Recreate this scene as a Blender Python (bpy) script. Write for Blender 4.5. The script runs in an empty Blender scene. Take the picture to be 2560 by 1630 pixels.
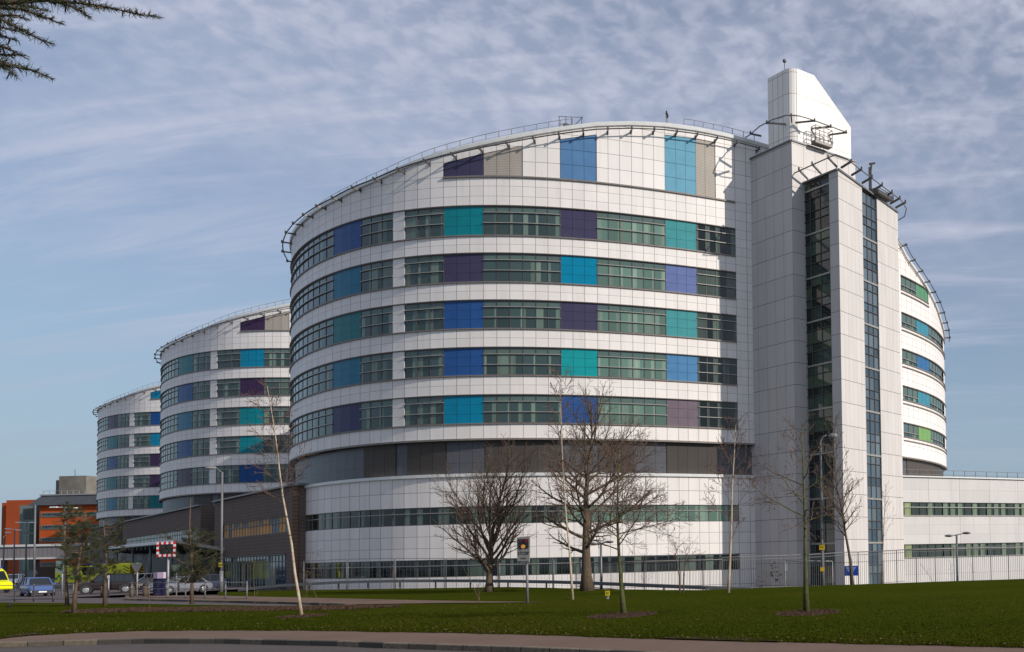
import bpy, bmesh, math, random
from mathutils import Vector, Matrix
random.seed(7)
sc = bpy.context.scene
COL = sc.collection
V = Vector
PI = math.pi
# ------------------------------------------------------------------ survey camera (shift lens)
F = 2350.0; PX, DV, ROLL = 2400.0, 57000.0, 0.022; CH = 1.9
def hz(u): return 1401 - ROLL*(u-1300)
PITCH = math.atan(F/DV); PY = hz(PX) - F*math.tan(PITCH)
_r = V((1,0,0)); _u = V((0,-math.sin(PITCH),math.cos(PITCH))); FW = V((0,math.cos(PITCH),math.sin(PITCH)))
_c, _s = math.cos(math.atan(ROLL)), math.sin(math.atan(ROLL))
CR = _c*_r - _s*_u; CU = _s*_r + _c*_u; CC = V((0,0,CH))
def ray(u, v): return FW + CR*((u-PX)/F) + CU*((PY-v)/F)
def atY(u, v, Y): d = ray(u, v); return CC + d*(Y/d.y)
def atz(u, v, z=0.0): d = ray(u, v); return CC + d*((z-CH)/d.z)
def sstep(a, b, x):
    t = max(0.0, min(1.0, (x-a)/(b-a))); return t*t*(3-2*t)
EDGE = [(-70,75),(-60,73),(-45,70),(-33,67.6),(-21.8,57.5),(-15,52.5),(-12.4,53.5),(-7.1,56.3),(4,59.7),(20,62),(60,66)]
def edgeY(x):
    if x <= EDGE[0][0]: return EDGE[0][1]
    for (a, ya), (b, yb) in zip(EDGE, EDGE[1:]):
        if x <= b: return ya + (yb-ya)*(x-a)/(b-a)
    return EDGE[-1][1]
def gz(x, y):
    d = 0.95*sstep(0.3, 5.5, y-edgeY(x))*sstep(-66, -54, x)
    return -d
def gp(u, v): p = atz(u, v, 0.0); return p
def gY(u, Y):
    p = atY(u, 1450, Y); return V((p.x, Y, gz(p.x, Y)))

# ------------------------------------------------------------------ mesh builder
class MB:
    def __init__(s): s.v=[]; s.f=[]; s.uv=[]; s.c=[]; s.m=[]; s.sm=[]
    def poly(s, pts, uv=None, col=None, mi=0, sm=False):
        n=len(s.v); s.v.extend([tuple(p) for p in pts]); s.f.append(tuple(range(n,n+len(pts))))
        s.uv.append(uv); s.c.append(col); s.m.append(mi); s.sm.append(sm)
    def faces(s, pts, fs, col=None, mi=0, sm=False):
        n=len(s.v); s.v.extend([tuple(p) for p in pts])
        for f in fs: s.f.append(tuple(n+i for i in f)); s.uv.append(None); s.c.append(col); s.m.append(mi); s.sm.append(sm)
    def hexa(s, b, t, col=None, mi=0):
        s.faces(list(b)+list(t), [(3,2,1,0),(4,5,6,7),(0,1,5,4),(1,2,6,5),(2,3,7,6),(3,0,4,7)], col, mi)
    def box(s, x0,x1,y0,y1,z0,z1, col=None, mi=0):
        s.hexa([(x0,y0,z0),(x1,y0,z0),(x1,y1,z0),(x0,y1,z0)],[(x0,y0,z1),(x1,y0,z1),(x1,y1,z1),(x0,y1,z1)],col,mi)
    def bar(s, a, b, w, h=None, col=None, mi=0, up=V((0,0,1))):
        a=V(a); b=V(b); h=h or w; d=(b-a)
        if d.length<1e-6: return
        d.normalize()
        if abs(d.dot(up))>.95: up=V((1,0,0))
        sx=d.cross(up).normalized()*w/2; sy=sx.cross(d).normalized()*h/2
        s.hexa([a-sx-sy,a+sx-sy,a+sx+sy,a-sx+sy],[b-sx-sy,b+sx-sy,b+sx+sy,b-sx+sy],col,mi)
    def tube(s, pts, rad, n=6, mi=0, col=None, cap=True, sm=True):
        pts=[V(p) for p in pts]; k=len(pts)
        if not isinstance(rad,(list,tuple)): rad=[rad]*k
        base=len(s.v); ref=V((0,0,1)) if abs((pts[1]-pts[0]).normalized().z)<.9 else V((1,0,0))
        for i,p in enumerate(pts):
            d=(pts[min(i+1,k-1)]-pts[max(i-1,0)]).normalized()
            a=d.cross(ref)
            if a.length<1e-3: a=d.cross(V((0,1,0)))
            a.normalize(); b=d.cross(a)
            for j in range(n):
                t=2*PI*j/n; q=p+(a*math.cos(t)+b*math.sin(t))*rad[i]; s.v.append((q.x,q.y,q.z))
        for i in range(k-1):
            for j in range(n):
                s.f.append((base+i*n+j, base+i*n+(j+1)%n, base+(i+1)*n+(j+1)%n, base+(i+1)*n+j))
                s.uv.append(None); s.c.append(col); s.m.append(mi); s.sm.append(sm)
        if cap:
            for r in (range(n-1,-1,-1), range((k-1)*n,k*n)):
                s.f.append(tuple(base+q for q in r)); s.uv.append(None); s.c.append(col); s.m.append(mi); s.sm.append(False)
    def lathe(s, c, prof, n=16, axis='z', mi=0, col=None, sm=True, sy=1.0):
        c=V(c); base=len(s.v)
        for (r,h) in prof:
            for j in range(n):
                t=2*PI*j/n; a,b=r*math.cos(t), r*math.sin(t)*sy
                p={'z':(a,b,h),'x':(h,a,b),'y':(a,h,b)}[axis]; s.v.append((c.x+p[0],c.y+p[1],c.z+p[2]))
        for i in range(len(prof)-1):
            for j in range(n):
                s.f.append((base+i*n+j, base+i*n+(j+1)%n, base+(i+1)*n+(j+1)%n, base+(i+1)*n+j))
                s.uv.append(None); s.c.append(col); s.m.append(mi); s.sm.append(sm)
        for r in (range(n-1,-1,-1), range((len(prof)-1)*n,len(prof)*n)):
            s.f.append(tuple(base+q for q in r)); s.uv.append(None); s.c.append(col); s.m.append(mi); s.sm.append(False)
    def build(s, name, mats, parent=None, org=None, label=None):
        if org is None:
            org=V((0,0,0)); q=parent
            while q is not None:
                if q.parent is None: org=V(q.location)
                q=q.parent
        me=bpy.data.meshes.new(name)
        me.from_pydata([(a-org.x,b-org.y,c-org.z) for a,b,c in s.v],[],s.f)
        if not isinstance(mats,(list,tuple)): mats=[mats]
        for m in mats: me.materials.append(m)
        me.polygons.foreach_set('material_index', s.m)
        me.polygons.foreach_set('use_smooth', s.sm)
        if any(u is not None for u in s.uv):
            L=me.uv_layers.new(name='UVMap'); d=[]
            for f,u in zip(s.f,s.uv):
                if u is None: u=[(.5,.5)]*len(f)
                for q in u: d.extend(q)
            L.data.foreach_set('uv', d)
        if any(c is not None for c in s.c):
            A=me.color_attributes.new('tint','FLOAT_COLOR','CORNER'); d=[]
            for f,c in zip(s.f,s.c):
                c=c or (1,1,1)
                for q in f: d.extend((c[0],c[1],c[2],1))
            A.data.foreach_set('color', d)
        me.update()
        o=bpy.data.objects.new(name, me); COL.objects.link(o)
        if parent: o.parent=parent
        else: o.location=org
        if label: o['label']=label
        return o
def thing(name, label, cat, loc=(0,0,0), rz=0, group=None):
    o=bpy.data.objects.new(name,None); COL.objects.link(o); o.location=loc; o.rotation_euler=(0,0,rz)
    o.empty_display_size=.3; o['label']=label; o['category']=cat
    if group: o['group']=group
    return o
def tag(o, label, cat, group=None):
    o['label']=label; o['category']=cat
    if group: o['group']=group
    return o
def copy_tree(o, parent=None):
    c=o.copy(); COL.objects.link(c)
    if parent: c.parent=parent
    for ch in list(o.children): copy_tree(ch, c)
    return c
def place(proto, used, loc, rz=0, label=None, scale=None):
    o=proto if not used else copy_tree(proto)
    o.location=loc; o.rotation_euler=(0,0,rz)
    if scale: o.scale=scale
    if label: o['label']=label
    return o

# ------------------------------------------------------------------ materials
def srgb(r,g,b):
    f=lambda c:(c/255/12.92) if c/255<=.04045 else ((c/255+.055)/1.055)**2.4
    return (f(r),f(g),f(b))
class NT:
    def __init__(s,name):
        s.m=bpy.data.materials.new(name); s.m.use_nodes=True; s.t=s.m.node_tree; s.n=s.t.nodes
        s.b=s.n['Principled BSDF']; s.l=s.t.links
    def node(s,t,**k):
        n=s.n.new(t)
        for a,b in k.items():
            if a=='inp':
                for i,v in b.items(): n.inputs[i].default_value=v
            else: setattr(n,a,b)
        return n
    def link(s,a,b): s.l.new(a,b)
    def math(s,op,a,b=None,c=None):
        n=s.n.new('ShaderNodeMath'); n.operation=op
        for i,x in enumerate((a,b,c)):
            if x is None: continue
            if isinstance(x,(int,float)): n.inputs[i].default_value=x
            else: s.link(x,n.inputs[i])
        return n.outputs[0]
    def mix(s,fac,a,b,bt='MIX'):
        n=s.n.new('ShaderNodeMix'); n.data_type='RGBA'; n.blend_type=bt
        for i,x in ((0,fac),(6,a),(7,b)):
            if isinstance(x,(int,float)): n.inputs[i].default_value=x
            elif isinstance(x,tuple): n.inputs[i].default_value=(*x,1)
            else: s.link(x,n.inputs[i])
        return n.outputs[2]
    def noise(s,scale,detail=3,rough=.5,coord='Object',stretch=None):
        tc=s.n.new('ShaderNodeTexCoord'); out=tc.outputs[coord]
        if stretch:
            mp=s.n.new('ShaderNodeMapping'); mp.inputs['Scale'].default_value=stretch; s.link(out,mp.inputs[0]); out=mp.outputs[0]
        n=s.n.new('ShaderNodeTexNoise'); n.inputs['Scale'].default_value=scale; n.inputs['Detail'].default_value=detail
        n.inputs['Roughness'].default_value=rough; s.link(out,n.inputs['Vector']); return n.outputs[0]
    def ramp(s,x,lo,hi):
        n=s.n.new('ShaderNodeMapRange'); n.inputs[1].default_value=lo; n.inputs[2].default_value=hi; s.link(x,n.inputs[0]); return n.outputs[0]
    def bump(s,h,strength=.3,dist=.02):
        n=s.n.new('ShaderNodeBump'); n.inputs['Strength'].default_value=strength; n.inputs['Distance'].default_value=dist
        s.link(h,n.inputs['Height']); s.link(n.outputs[0],s.b.inputs['Normal'])
    def set(s,col=None,rough=None,metal=None,spec=None):
        if col is not None:
            if isinstance(col,tuple): s.b.inputs['Base Color'].default_value=(*col,1)
            else: s.link(col,s.b.inputs['Base Color'])
        if rough is not None: s.b.inputs['Roughness'].default_value=rough
        if metal is not None: s.b.inputs['Metallic'].default_value=metal
        if spec is not None: s.b.inputs['Specular IOR Level'].default_value=spec
        return s.m
def simple(name,col,rough=.6,metal=0,var=.12,scale=3.0,spec=.5,bump=0):
    t=NT(name); n=t.noise(scale,4)
    c=t.mix(t.ramp(n,.3,.7), tuple(x*(1-var) for x in col), tuple(min(1,x*(1+var)) for x in col))
    t.set(c,rough,metal,spec)
    if bump: t.bump(t.noise(scale*8,3),bump,.01)
    return t.m
def cladding(name,col,joint,rough=.35,wx=.017,wy=.014,var=.05,spec=.4,slat=0,slatd=.35,metal=0):
    t=NT(name); uv=t.node('ShaderNodeUVMap'); sx=t.node('ShaderNodeSeparateXYZ'); t.link(uv.outputs[0],sx.inputs[0])
    def ln(x,w):
        fr=t.math('FRACT',x); d=t.math('ABSOLUTE',t.math('SUBTRACT',fr,.5)); return t.math('GREATER_THAN',d,.5-w)
    j=t.math('MAXIMUM',ln(sx.outputs[0],wx),ln(sx.outputs[1],wy))
    fl=t.node('ShaderNodeVectorMath',operation='FLOOR'); t.link(uv.outputs[0],fl.inputs[0])
    wn=t.node('ShaderNodeTexWhiteNoise',noise_dimensions='2D'); t.link(fl.outputs[0],wn.inputs[0])
    c=t.mix(wn.outputs[0],tuple(x*(1-var) for x in col),tuple(min(1,x*(1+var)) for x in col))
    ns=t.noise(.6,5,.6,stretch=(1,1,.25)); c=t.mix(t.ramp(ns,.45,.8),c,tuple(x*.9 for x in col)); st=t.noise(2.2,4,.65,stretch=(1,1,.07)); c=t.mix(t.math('MULTIPLY',t.ramp(st,.52,.80),.55),c,tuple(x*q for x,q in zip(col,(.80,.77,.72))))
    if slat:
        w=t.math('FRACT',t.math('MULTIPLY',sx.outputs[1],slat)); s1=t.math('GREATER_THAN',w,.5)
        c=t.mix(t.math('MULTIPLY',s1,slatd),c,tuple(x*.25 for x in col)); t.bump(w,.8,.03)
    c=t.mix(j,c,joint); return t.set(c,rough,metal,spec)
M={}
M['white']=cladding('white_cladding',(.77,.72,.68),(.16,.14,.13),rough=.42)
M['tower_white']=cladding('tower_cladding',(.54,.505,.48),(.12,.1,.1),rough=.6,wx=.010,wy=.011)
M['plant_metal']=cladding('plant_cladding',(.82,.77,.71),(.34,.28,.22),rough=.5,wx=.035,wy=.012,spec=.35)
M['band_grey']=cladding('grey_band_panel',srgb(84,84,89),srgb(48,48,52),rough=.4)
M['louvre_dark']=cladding('dark_louvre',srgb(86,80,76),srgb(42,40,38),rough=.5,slat=14,wy=.0)
M['louvre_light']=cladding('light_louvre',srgb(186,176,164),srgb(80,70,62),rough=.5,slat=9,wy=.0)
def attr_mat(name,rough=.1,spec=.5,wob=0,joint=None,coat=0,metal=0):
    t=NT(name); a=t.node('ShaderNodeVertexColor',layer_name='tint'); c=a.outputs[0]
    if joint:
        uv=t.node('ShaderNodeUVMap'); sx=t.node('ShaderNodeSeparateXYZ'); t.link(uv.outputs[0],sx.inputs[0])
        def ln(x,w):
            fr=t.math('FRACT',x); d=t.math('ABSOLUTE',t.math('SUBTRACT',fr,.5)); return t.math('GREATER_THAN',d,.5-w)
        n=t.noise(1.3,4); c=t.mix(t.ramp(n,.3,.7),c,t.mix(.12,c,(0,0,0)))
        c=t.mix(t.math('MAXIMUM',ln(sx.outputs[0],.02),ln(sx.outputs[1],.02)),c,t.mix(.6,c,(0,0,0)))
    t.set(c,rough,metal,spec)
    t.b.inputs['Coat Weight'].default_value=coat; t.b.inputs['Coat Roughness'].default_value=.05
    if wob: t.bump(t.noise(.35,2),wob,.06)
    return t.m
M['glass']=attr_mat('window_glass',.05,.55,.12)
M['panel']=attr_mat('coloured_panel_glass',.34,.22,.05,joint=True)
M['paint']=attr_mat('vehicle_paint',.16,.4,coat=.0)
M['tint']=attr_mat('painted_detail',.5,.4)
M['frame']=simple('window_frame',(.07,.065,.06),.45)
M['transom']=simple('transom_metal',(.33,.31,.28),.4,.3)
M['ledge']=simple('ledge_metal',(.20,.17,.15),.5,.2)
M['cornice']=simple('cornice_metal',(.66,.65,.62),.35,.1,var=.05)
M['roof']=simple('roof_membrane',(.42,.43,.43),.6)
M['steel']=simple('galvanised_steel',(.15,.15,.155),.55,.2)
M['steel_dark']=simple('dark_steel',(.10,.095,.09),.5,.5)
M['rail_grey']=simple('grey_rail',(.14,.14,.145),.5,.3)
M['steel_light']=simple('pale_steel',(.28,.28,.28),.5,.1)
M['black']=simple('black_plastic',(.015,.015,.016),.5)
M['rubber']=simple('tyre_rubber',(.02,.02,.02),.85)
M['alloy']=simple('wheel_alloy',(.45,.45,.46),.3,.8)
M['carglass']=simple('vehicle_glass',(.012,.016,.018),.05,spec=.8,var=.02)
M['bark']=simple('brown_bark',(.082,.056,.034),.9,var=.35,scale=9,bump=.5)
M['bark_green']=simple('mossy_bark',(.065,.066,.018),.9,var=.4,scale=7,bump=.4)
M['twig']=simple('twig_bark',(.115,.075,.05),.9,var=.3,scale=5)
M['twig_red']=simple('reddish_twig',(.12,.07,.052),.9,var=.3,scale=5)
M['conif']=simple('conifer_bark',(.10,.065,.04),.9,var=.3,scale=8,bump=.4)
def birch():
    t=NT('birch_bark'); n=t.noise(5,4,.6,stretch=(1,1,.5)); n2=t.noise(2.2,3,.5,stretch=(.6,.6,3.5))
    c=t.mix(t.ramp(n,.35,.7),(.30,.21,.13),(.46,.40,.31)); c=t.mix(t.ramp(n2,.62,.68),c,(.10,.07,.05)); return t.set(c,.7)
M['birch']=birch()
def leafmat(name,c1,c2):
    t=NT(name); n=t.noise(2.5,3); c=t.mix(t.ramp(n,.3,.7),c1,c2); return t.set(c,.65,0,.3)
M['needle']=leafmat('pine_needles',(.018,.028,.010),(.048,.056,.018))
M['needle_near']=leafmat('cedar_needles',(.018,.034,.012),(.04,.055,.02))
M['dryleaf']=leafmat('withered_leaves',(.09,.05,.025),(.16,.09,.045))
def grass():
    t=NT('grass'); a=t.noise(.22,4,.6); b=t.noise(2.4,5,.7); c3=t.noise(28,3,.7)
    c=t.mix(t.ramp(a,.3,.7),(.026,.036,.003),(.040,.050,.0045)); c=t.mix(t.ramp(b,.35,.75),c,(.026,.038,.003))
    c=t.mix(t.math('MULTIPLY',t.ramp(t.noise(.7,4,.7),.60,.78),.55),c,(.085,.075,.022))
    c=t.mix(t.math('MULTIPLY',t.ramp(c3,.35,.7),.5),c,(.062,.074,.007)); big=t.noise(.09,3,.6); c=t.mix(t.math('MULTIPLY',t.ramp(big,.42,.62),.4),c,(.062,.060,.008)); worn=t.noise(.33,6,.75); c=t.mix(t.math('MULTIPLY',t.ramp(worn,.60,.72),.6),c,(.055,.040,.018)); t.bump(c3,.8,.05); return t.set(c,.95,0,.0)
M['grass']=grass()
def asphalt(name,c0,c1,sp=.25):
    t=NT(name); a=t.noise(.5,4); b=t.noise(60,2,.8); c=t.mix(t.ramp(a,.3,.7),c0,c1); d_=t.noise(2.6,6,.75); c=t.mix(t.math('MULTIPLY',t.ramp(d_,.52,.68),.45),c,tuple(x*.55 for x in c0)); c=t.mix(t.math('MULTIPLY',t.ramp(b,.4,.7),.35),c,tuple(x*1.7 for x in c1))
    t.bump(b,.5,.01); return t.set(c,.85,0,sp)
M['road']=asphalt('asphalt',(.062,.050,.046),(.085,.069,.063))
M['carpark']=asphalt('car_park_asphalt',(.075,.062,.062),(.10,.08,.08))
M['path']=asphalt('tarmac_path',(.112,.070,.048),(.145,.094,.068))
def kerbm():
    t=NT('kerb_stone'); uv=t.node('ShaderNodeUVMap'); sx=t.node('ShaderNodeSeparateXYZ'); t.link(uv.outputs[0],sx.inputs[0])
    fl=t.node('ShaderNodeVectorMath',operation='FLOOR'); t.link(uv.outputs[0],fl.inputs[0])
    wn=t.node('ShaderNodeTexWhiteNoise',noise_dimensions='2D'); t.link(fl.outputs[0],wn.inputs[0])
    c=t.mix(t.ramp(wn.outputs[0],.25,.75),(.045,.042,.034),(.20,.155,.105)); n=t.noise(9,5,.7); c=t.mix(t.ramp(n,.4,.75),c,(.07,.065,.05))
    fr=t.math('FRACT',sx.outputs[0]); j=t.math('GREATER_THAN',t.math('ABSOLUTE',t.math('SUBTRACT',fr,.5)),.485)
    c=t.mix(j,c,(.02,.02,.018)); t.bump(n,.5,.02); return t.set(c,.9)
M['kerb']=kerbm()
def mulch():
    t=NT('bark_mulch'); n=t.noise(14,5,.8); c=t.mix(t.ramp(n,.35,.7),(.035,.022,.014),(.12,.075,.05)); t.bump(n,1,.06); return t.set(c,.95,0,.1)
M['mulch']=mulch()
M['stone']=simple('pale_concrete',(.16,.145,.12),.85,var=.2,scale=.4,bump=.2)
M['brick']=cladding('brown_brick',srgb(112,98,90),srgb(84,72,66),rough=.85,wx=.0,wy=.06,var=.05,spec=.2)
M['brick_warm']=cladding('warm_brick',srgb(122,98,82),srgb(80,66,58),rough=.85,wx=.0,wy=.10,var=.05,spec=.2)
M['coping']=simple('grey_coping',(.22,.22,.22),.5)
M['recess_shade']=simple('dark_recess',(.012,.010,.010),.8)  # near-black colour standing in for shade in the recesses
M['orange']=simple('orange_render',(.46,.075,.006),.9,var=.1,scale=.25)
M['redrender']=simple('red_render',(.36,.06,.008),.85,var=.1,scale=.25)
M['slate']=simple('dark_cladding',(.055,.058,.065),.5,var=.15,scale=.5)
M['greengrey']=simple('green_grey_frame',(.15,.18,.17),.5)
M['bridge']=cladding('footbridge_ribs',srgb(128,122,122),srgb(96,90,92),rough=.5,wx=.06,wy=0)
M['feather']=simple('dark_feathers',(.02,.02,.025),.6)
M['sign_grey']=simple('grey_sign_plate',(.22,.21,.20),.5)

# ------------------------------------------------------------------ world, sun, camera
AZ = math.radians(20.5); EL = math.radians(27.0)       # sun stands to the right, a little to the camera's side
SD = V((math.cos(AZ)*math.cos(EL), -math.sin(AZ)*math.cos(EL), math.sin(EL)))
w=bpy.data.worlds.new('World'); sc.world=w; w.use_nodes=True; nt=w.node_tree; N=nt.nodes; Lk=nt.links
bg=N['Background']; sky=N.new('ShaderNodeTexSky'); sky.sky_type='NISHITA'; sky.sun_disc=False
sky.sun_elevation=EL; sky.sun_rotation=math.atan2(SD.x,SD.y); sky.air_density=1.0; sky.dust_density=.6; sky.ozone_density=2.2
def wn(t,**k):
    n=N.new(t)
    for a,b in k.items(): setattr(n,a,b)
    return n
def wm(op,a,b=None):
    n=N.new('ShaderNodeMath'); n.operation=op
    for i,x in enumerate((a,b)):
        if x is None: continue
        if isinstance(x,(int,float)): n.inputs[i].default_value=x
        else: Lk.new(x,n.inputs[i])
    return n.outputs[0]
def wr(x,lo,hi,a=0,b=1):
    n=N.new('ShaderNodeMapRange'); n.interpolation_type='SMOOTHSTEP'
    for i,q in ((1,lo),(2,hi),(3,a),(4,b)): n.inputs[i].default_value=q
    Lk.new(x,n.inputs[0]); return n.outputs[0]
tc=wn('ShaderNodeTexCoord'); sp=wn('ShaderNodeSeparateXYZ'); Lk.new(tc.outputs['Generated'],sp.inputs[0])
zz=wm('MAXIMUM',wm('ADD',sp.outputs[2],.22),.05)
cx_=wm('DIVIDE',sp.outputs[0],zz); cy_=wm('DIVIDE',sp.outputs[1],zz)
cb=wn('ShaderNodeCombineXYZ'); Lk.new(cx_,cb.inputs[0]); Lk.new(cy_,cb.inputs[1])
def wnoise(scale,det,rough,rot=0,sx=1,sy=1,loc=(0,0,0),dist=0):
    mp=wn('ShaderNodeMapping'); mp.inputs['Scale'].default_value=(sx,sy,1); mp.inputs['Rotation'].default_value=(0,0,rot); mp.inputs['Location'].default_value=loc
    Lk.new(cb.outputs[0],mp.inputs[0]); n=wn('ShaderNodeTexNoise'); n.inputs['Scale'].default_value=scale; n.inputs['Detail'].default_value=det
    n.inputs['Roughness'].default_value=rough; n.inputs['Distortion'].default_value=dist; Lk.new(mp.outputs[0],n.inputs['Vector']); return n.outputs[0]
puff=wnoise(27.0,3,.5,.5,1,1.0,(3,1,0),.25); veil=wnoise(2.2,5,.55,.9,.8,1.2,(1,4,0),.5); streak=wnoise(2.6,6,.6,.28,.45,2.6,(6,2,0),.7)
hi=wr(sp.outputs[2],.25,.55)
m1=wm('MULTIPLY',wr(puff,.32,.72),wm('MULTIPLY',wr(veil,.30,.62,.6,1),hi))
m2=wm('MULTIPLY',wr(streak,.45,.72),wm('SUBTRACT',1.0,wm('MULTIPLY',hi,.6)))
base=wm('MULTIPLY',wr(veil,.25,.75,.25,.55),wr(sp.outputs[2],.12,.42,.35,1.0))
mask=wm('MINIMUM',wm('ADD',wm('ADD',wm('MULTIPLY',m1,.48),wm('MULTIPLY',m2,.42)),base),.97)
mx=wn('ShaderNodeMix',data_type='RGBA'); Lk.new(mask,mx.inputs[0]); Lk.new(sky.outputs[0],mx.inputs[6]); mx.inputs[7].default_value=(5.4,5.65,6.9,1)
lowm=wn('ShaderNodeMix',data_type='RGBA'); Lk.new(wr(sp.outputs[2],.0,.34,.85,.0),lowm.inputs[0]); Lk.new(mx.outputs[2],lowm.inputs[6]); lowm.inputs[7].default_value=(2.85,3.85,4.95,1)
Lk.new(lowm.outputs[2],bg.inputs[0]); bg.inputs[1].default_value=.105
sl=bpy.data.lights.new('sun','SUN'); sl.energy=4.4; sl.angle=math.radians(.5); sl.color=(1,.945,.865)
so=bpy.data.objects.new('sun',sl); COL.objects.link(so); so.rotation_euler=SD.to_track_quat('Z','Y').to_euler()
cd=bpy.data.cameras.new('camera'); cam=bpy.data.objects.new('camera',cd); COL.objects.link(cam); sc.camera=cam
cam.matrix_world=Matrix(((CR.x,CU.x,-FW.x,0),(CR.y,CU.y,-FW.y,0),(CR.z,CU.z,-FW.z,CH),(0,0,0,1)))
cd.sensor_fit='HORIZONTAL'; cd.sensor_width=36; cd.lens=36*F/2560
cd.shift_x=(1280-PX)/2560; cd.shift_y=(PY-815)/2560; cd.clip_end=3000; cd.clip_start=.1
sc.view_settings.view_transform='Standard'; sc.view_settings.look='None'; sc.view_settings.gamma=1; sc.view_settings.exposure=0
sc.render.film_transparent=False
# ================================================================== WARD DRUMS
COEF=[32.0177,-3.5119,-0.2668,2.546,2.4785,-0.2375,0.2907,0.6573,0.5117,-0.6865,0.3817]
DCX,DCY=-33.0,111.0
COLPHI=[214.45,217.0,219.4,221.8,224.2,226.65,228.95,231.35,233.75,236.15,238.3,240.55,242.7,244.8,247.0,249.05,251.1,253.1,255.05,257.0,258.9,260.75,262.6,264.4,266.15,267.95,269.7,271.45,273.35,275.1,276.9,278.8,280.65,282.45,284.35,286.3,288.0,289.9,291.6,293.55,295.35,297.3]
C0=-7
def phi(i):
    if i<0: return 214.45+2.5*i
    if i<=41:
        k=int(i); k=min(k,40); return COLPHI[k]+(COLPHI[k+1]-COLPHI[k])*(i-k)
    return min(297.3+2.255*(i-41), 556.95)
CEND=41+116
def dpt(i,off=0.0,d=V((0,0,0))):
    a=math.radians(phi(i))
    def P(a):
        r=COEF[0]
        for k in range(1,6): r+=COEF[2*k-1]*math.cos(k*a)+COEF[2*k]*math.sin(k*a)
        q=(math.degrees(a)+180)%360-180; r-=.55*math.exp(-((q-10)/14)**2)
        return V((DCX+r*math.cos(a),DCY+r*math.sin(a),0))
    p=P(a); t=(P(a+1e-3)-P(a-1e-3)).normalized(); n=V((t.y,-t.x,0))
    return p+n*off+d
TOPT=[(196,34.9),(221,34.95),(231,35.1),(240,35.7),(249.3,36.95),(253.4,37.44),(261,38.44),(266.7,39.27),(273.3,40.2),(278.7,40.72),(284,41.07),(290,41.23),(296,41.22),(306,41.0),(318,40.2),(330,38.6),(342.4,35.9),(345,34.85),(348.6,34.05),(352.1,33.35),(355.4,32.65),(359.1,31.9),(362.5,31.2),(366,30.3),(376,29.0),(395,28.9),(420,30),(480,33),(530,34.6),(560,34.9)]
def topz(i):
    a=phi(i)
    for (p,q),(r,s) in zip(TOPT,TOPT[1:]):
        if a<=r: return q+(s-q)*(a-p)/(r-p)
    return TOPT[-1][1]
def railz(i):
    a=phi(i); o=.45+.4*sstep(235,260,a)
    if a>342: o=.12
    return topz(i)-o
WROWS=[(29.82,32.33),(25.78,28.21),(21.76,24.15),(17.74,20.08),(13.63,16.01)]      # F5 .. F1
LROWS=[(5.06,6.55),(0.64,2.09)]
PAN={'blue_d':srgb(18,72,132),'teal':srgb(6,124,134),'purple':srgb(66,62,88),'tealg':srgb(66,142,146),'azure_d':srgb(0,108,138),'azure':srgb(0,124,158),
 'lav':srgb(98,112,160),'green_d':srgb(0,112,116),'blue':srgb(40,82,140),'blue_top':srgb(86,124,164),'tealc':srgb(24,146,150),'blue_l':srgb(76,126,168),'ink':srgb(42,36,88),'mauve':srgb(112,98,108),
 'grass':srgb(88,136,104),'sky':srgb(62,128,146),'sky_top':srgb(104,158,180),'mid':srgb(52,100,146),'lime':srgb(112,152,88),'plum':srgb(60,40,72)}
def strip(mb,i0,i1,z0,z1,off=0.0,rows=1,col=None,d=V((0,0,0)),mi=0,rowh=None,v0=0):
    i=i0
    while i<i1-1e-6:
        j=min(i+1,i1); a=dpt(i,off,d); b=dpt(j,off,d)
        za0=z0(i) if callable(z0) else z0; zb0=z0(j) if callable(z0) else z0
        za1=z1(i) if callable(z1) else z1; zb1=z1(j) if callable(z1) else z1
        if rowh: u=[(i,(za0-v0)/rowh),(j,(zb0-v0)/rowh),(j,(zb1-v0)/rowh),(i,(za1-v0)/rowh)]
        else: u=[(i,v0),(j,v0),(j,v0+rows),(i,v0+rows)]
        mb.poly([(a.x,a.y,za0),(b.x,b.y,zb0),(b.x,b.y,zb1),(a.x,a.y,za1)],u,col,mi); i=j
def ring(mb,i0,i1,z,o0,o1,d,up=True,mi=0):
    for i in range(int(i0),int(i1)):
        a,b,c,e=dpt(i,o0,d),dpt(i+1,o0,d),dpt(i+1,o1,d),dpt(i,o1,d)
        za=z(i) if callable(z) else z; zb=z(i+1) if callable(z) else z
        q=[(a.x,a.y,za),(b.x,b.y,zb),(c.x,c.y,zb),(e.x,e.y,za)]
        mb.poly(q if up else q[::-1],None,None,mi)
def band(mb,i0,i1,z0,z1,o0,o1,d,mi=0):
    strip(mb,i0,i1,z0,z1,o1,1,None,d,mi); ring(mb,i0,i1,z1,o1,o0,d,True,mi); ring(mb,i0,i1,z0,o1,o0,d,False,mi)
    for i in (i0,i1):
        a,b=dpt(i,o0,d),dpt(i,o1,d); mb.poly([(a.x,a.y,z0),(b.x,b.y,z0),(b.x,b.y,z1),(a.x,a.y,z1)],None,None,mi)
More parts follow.
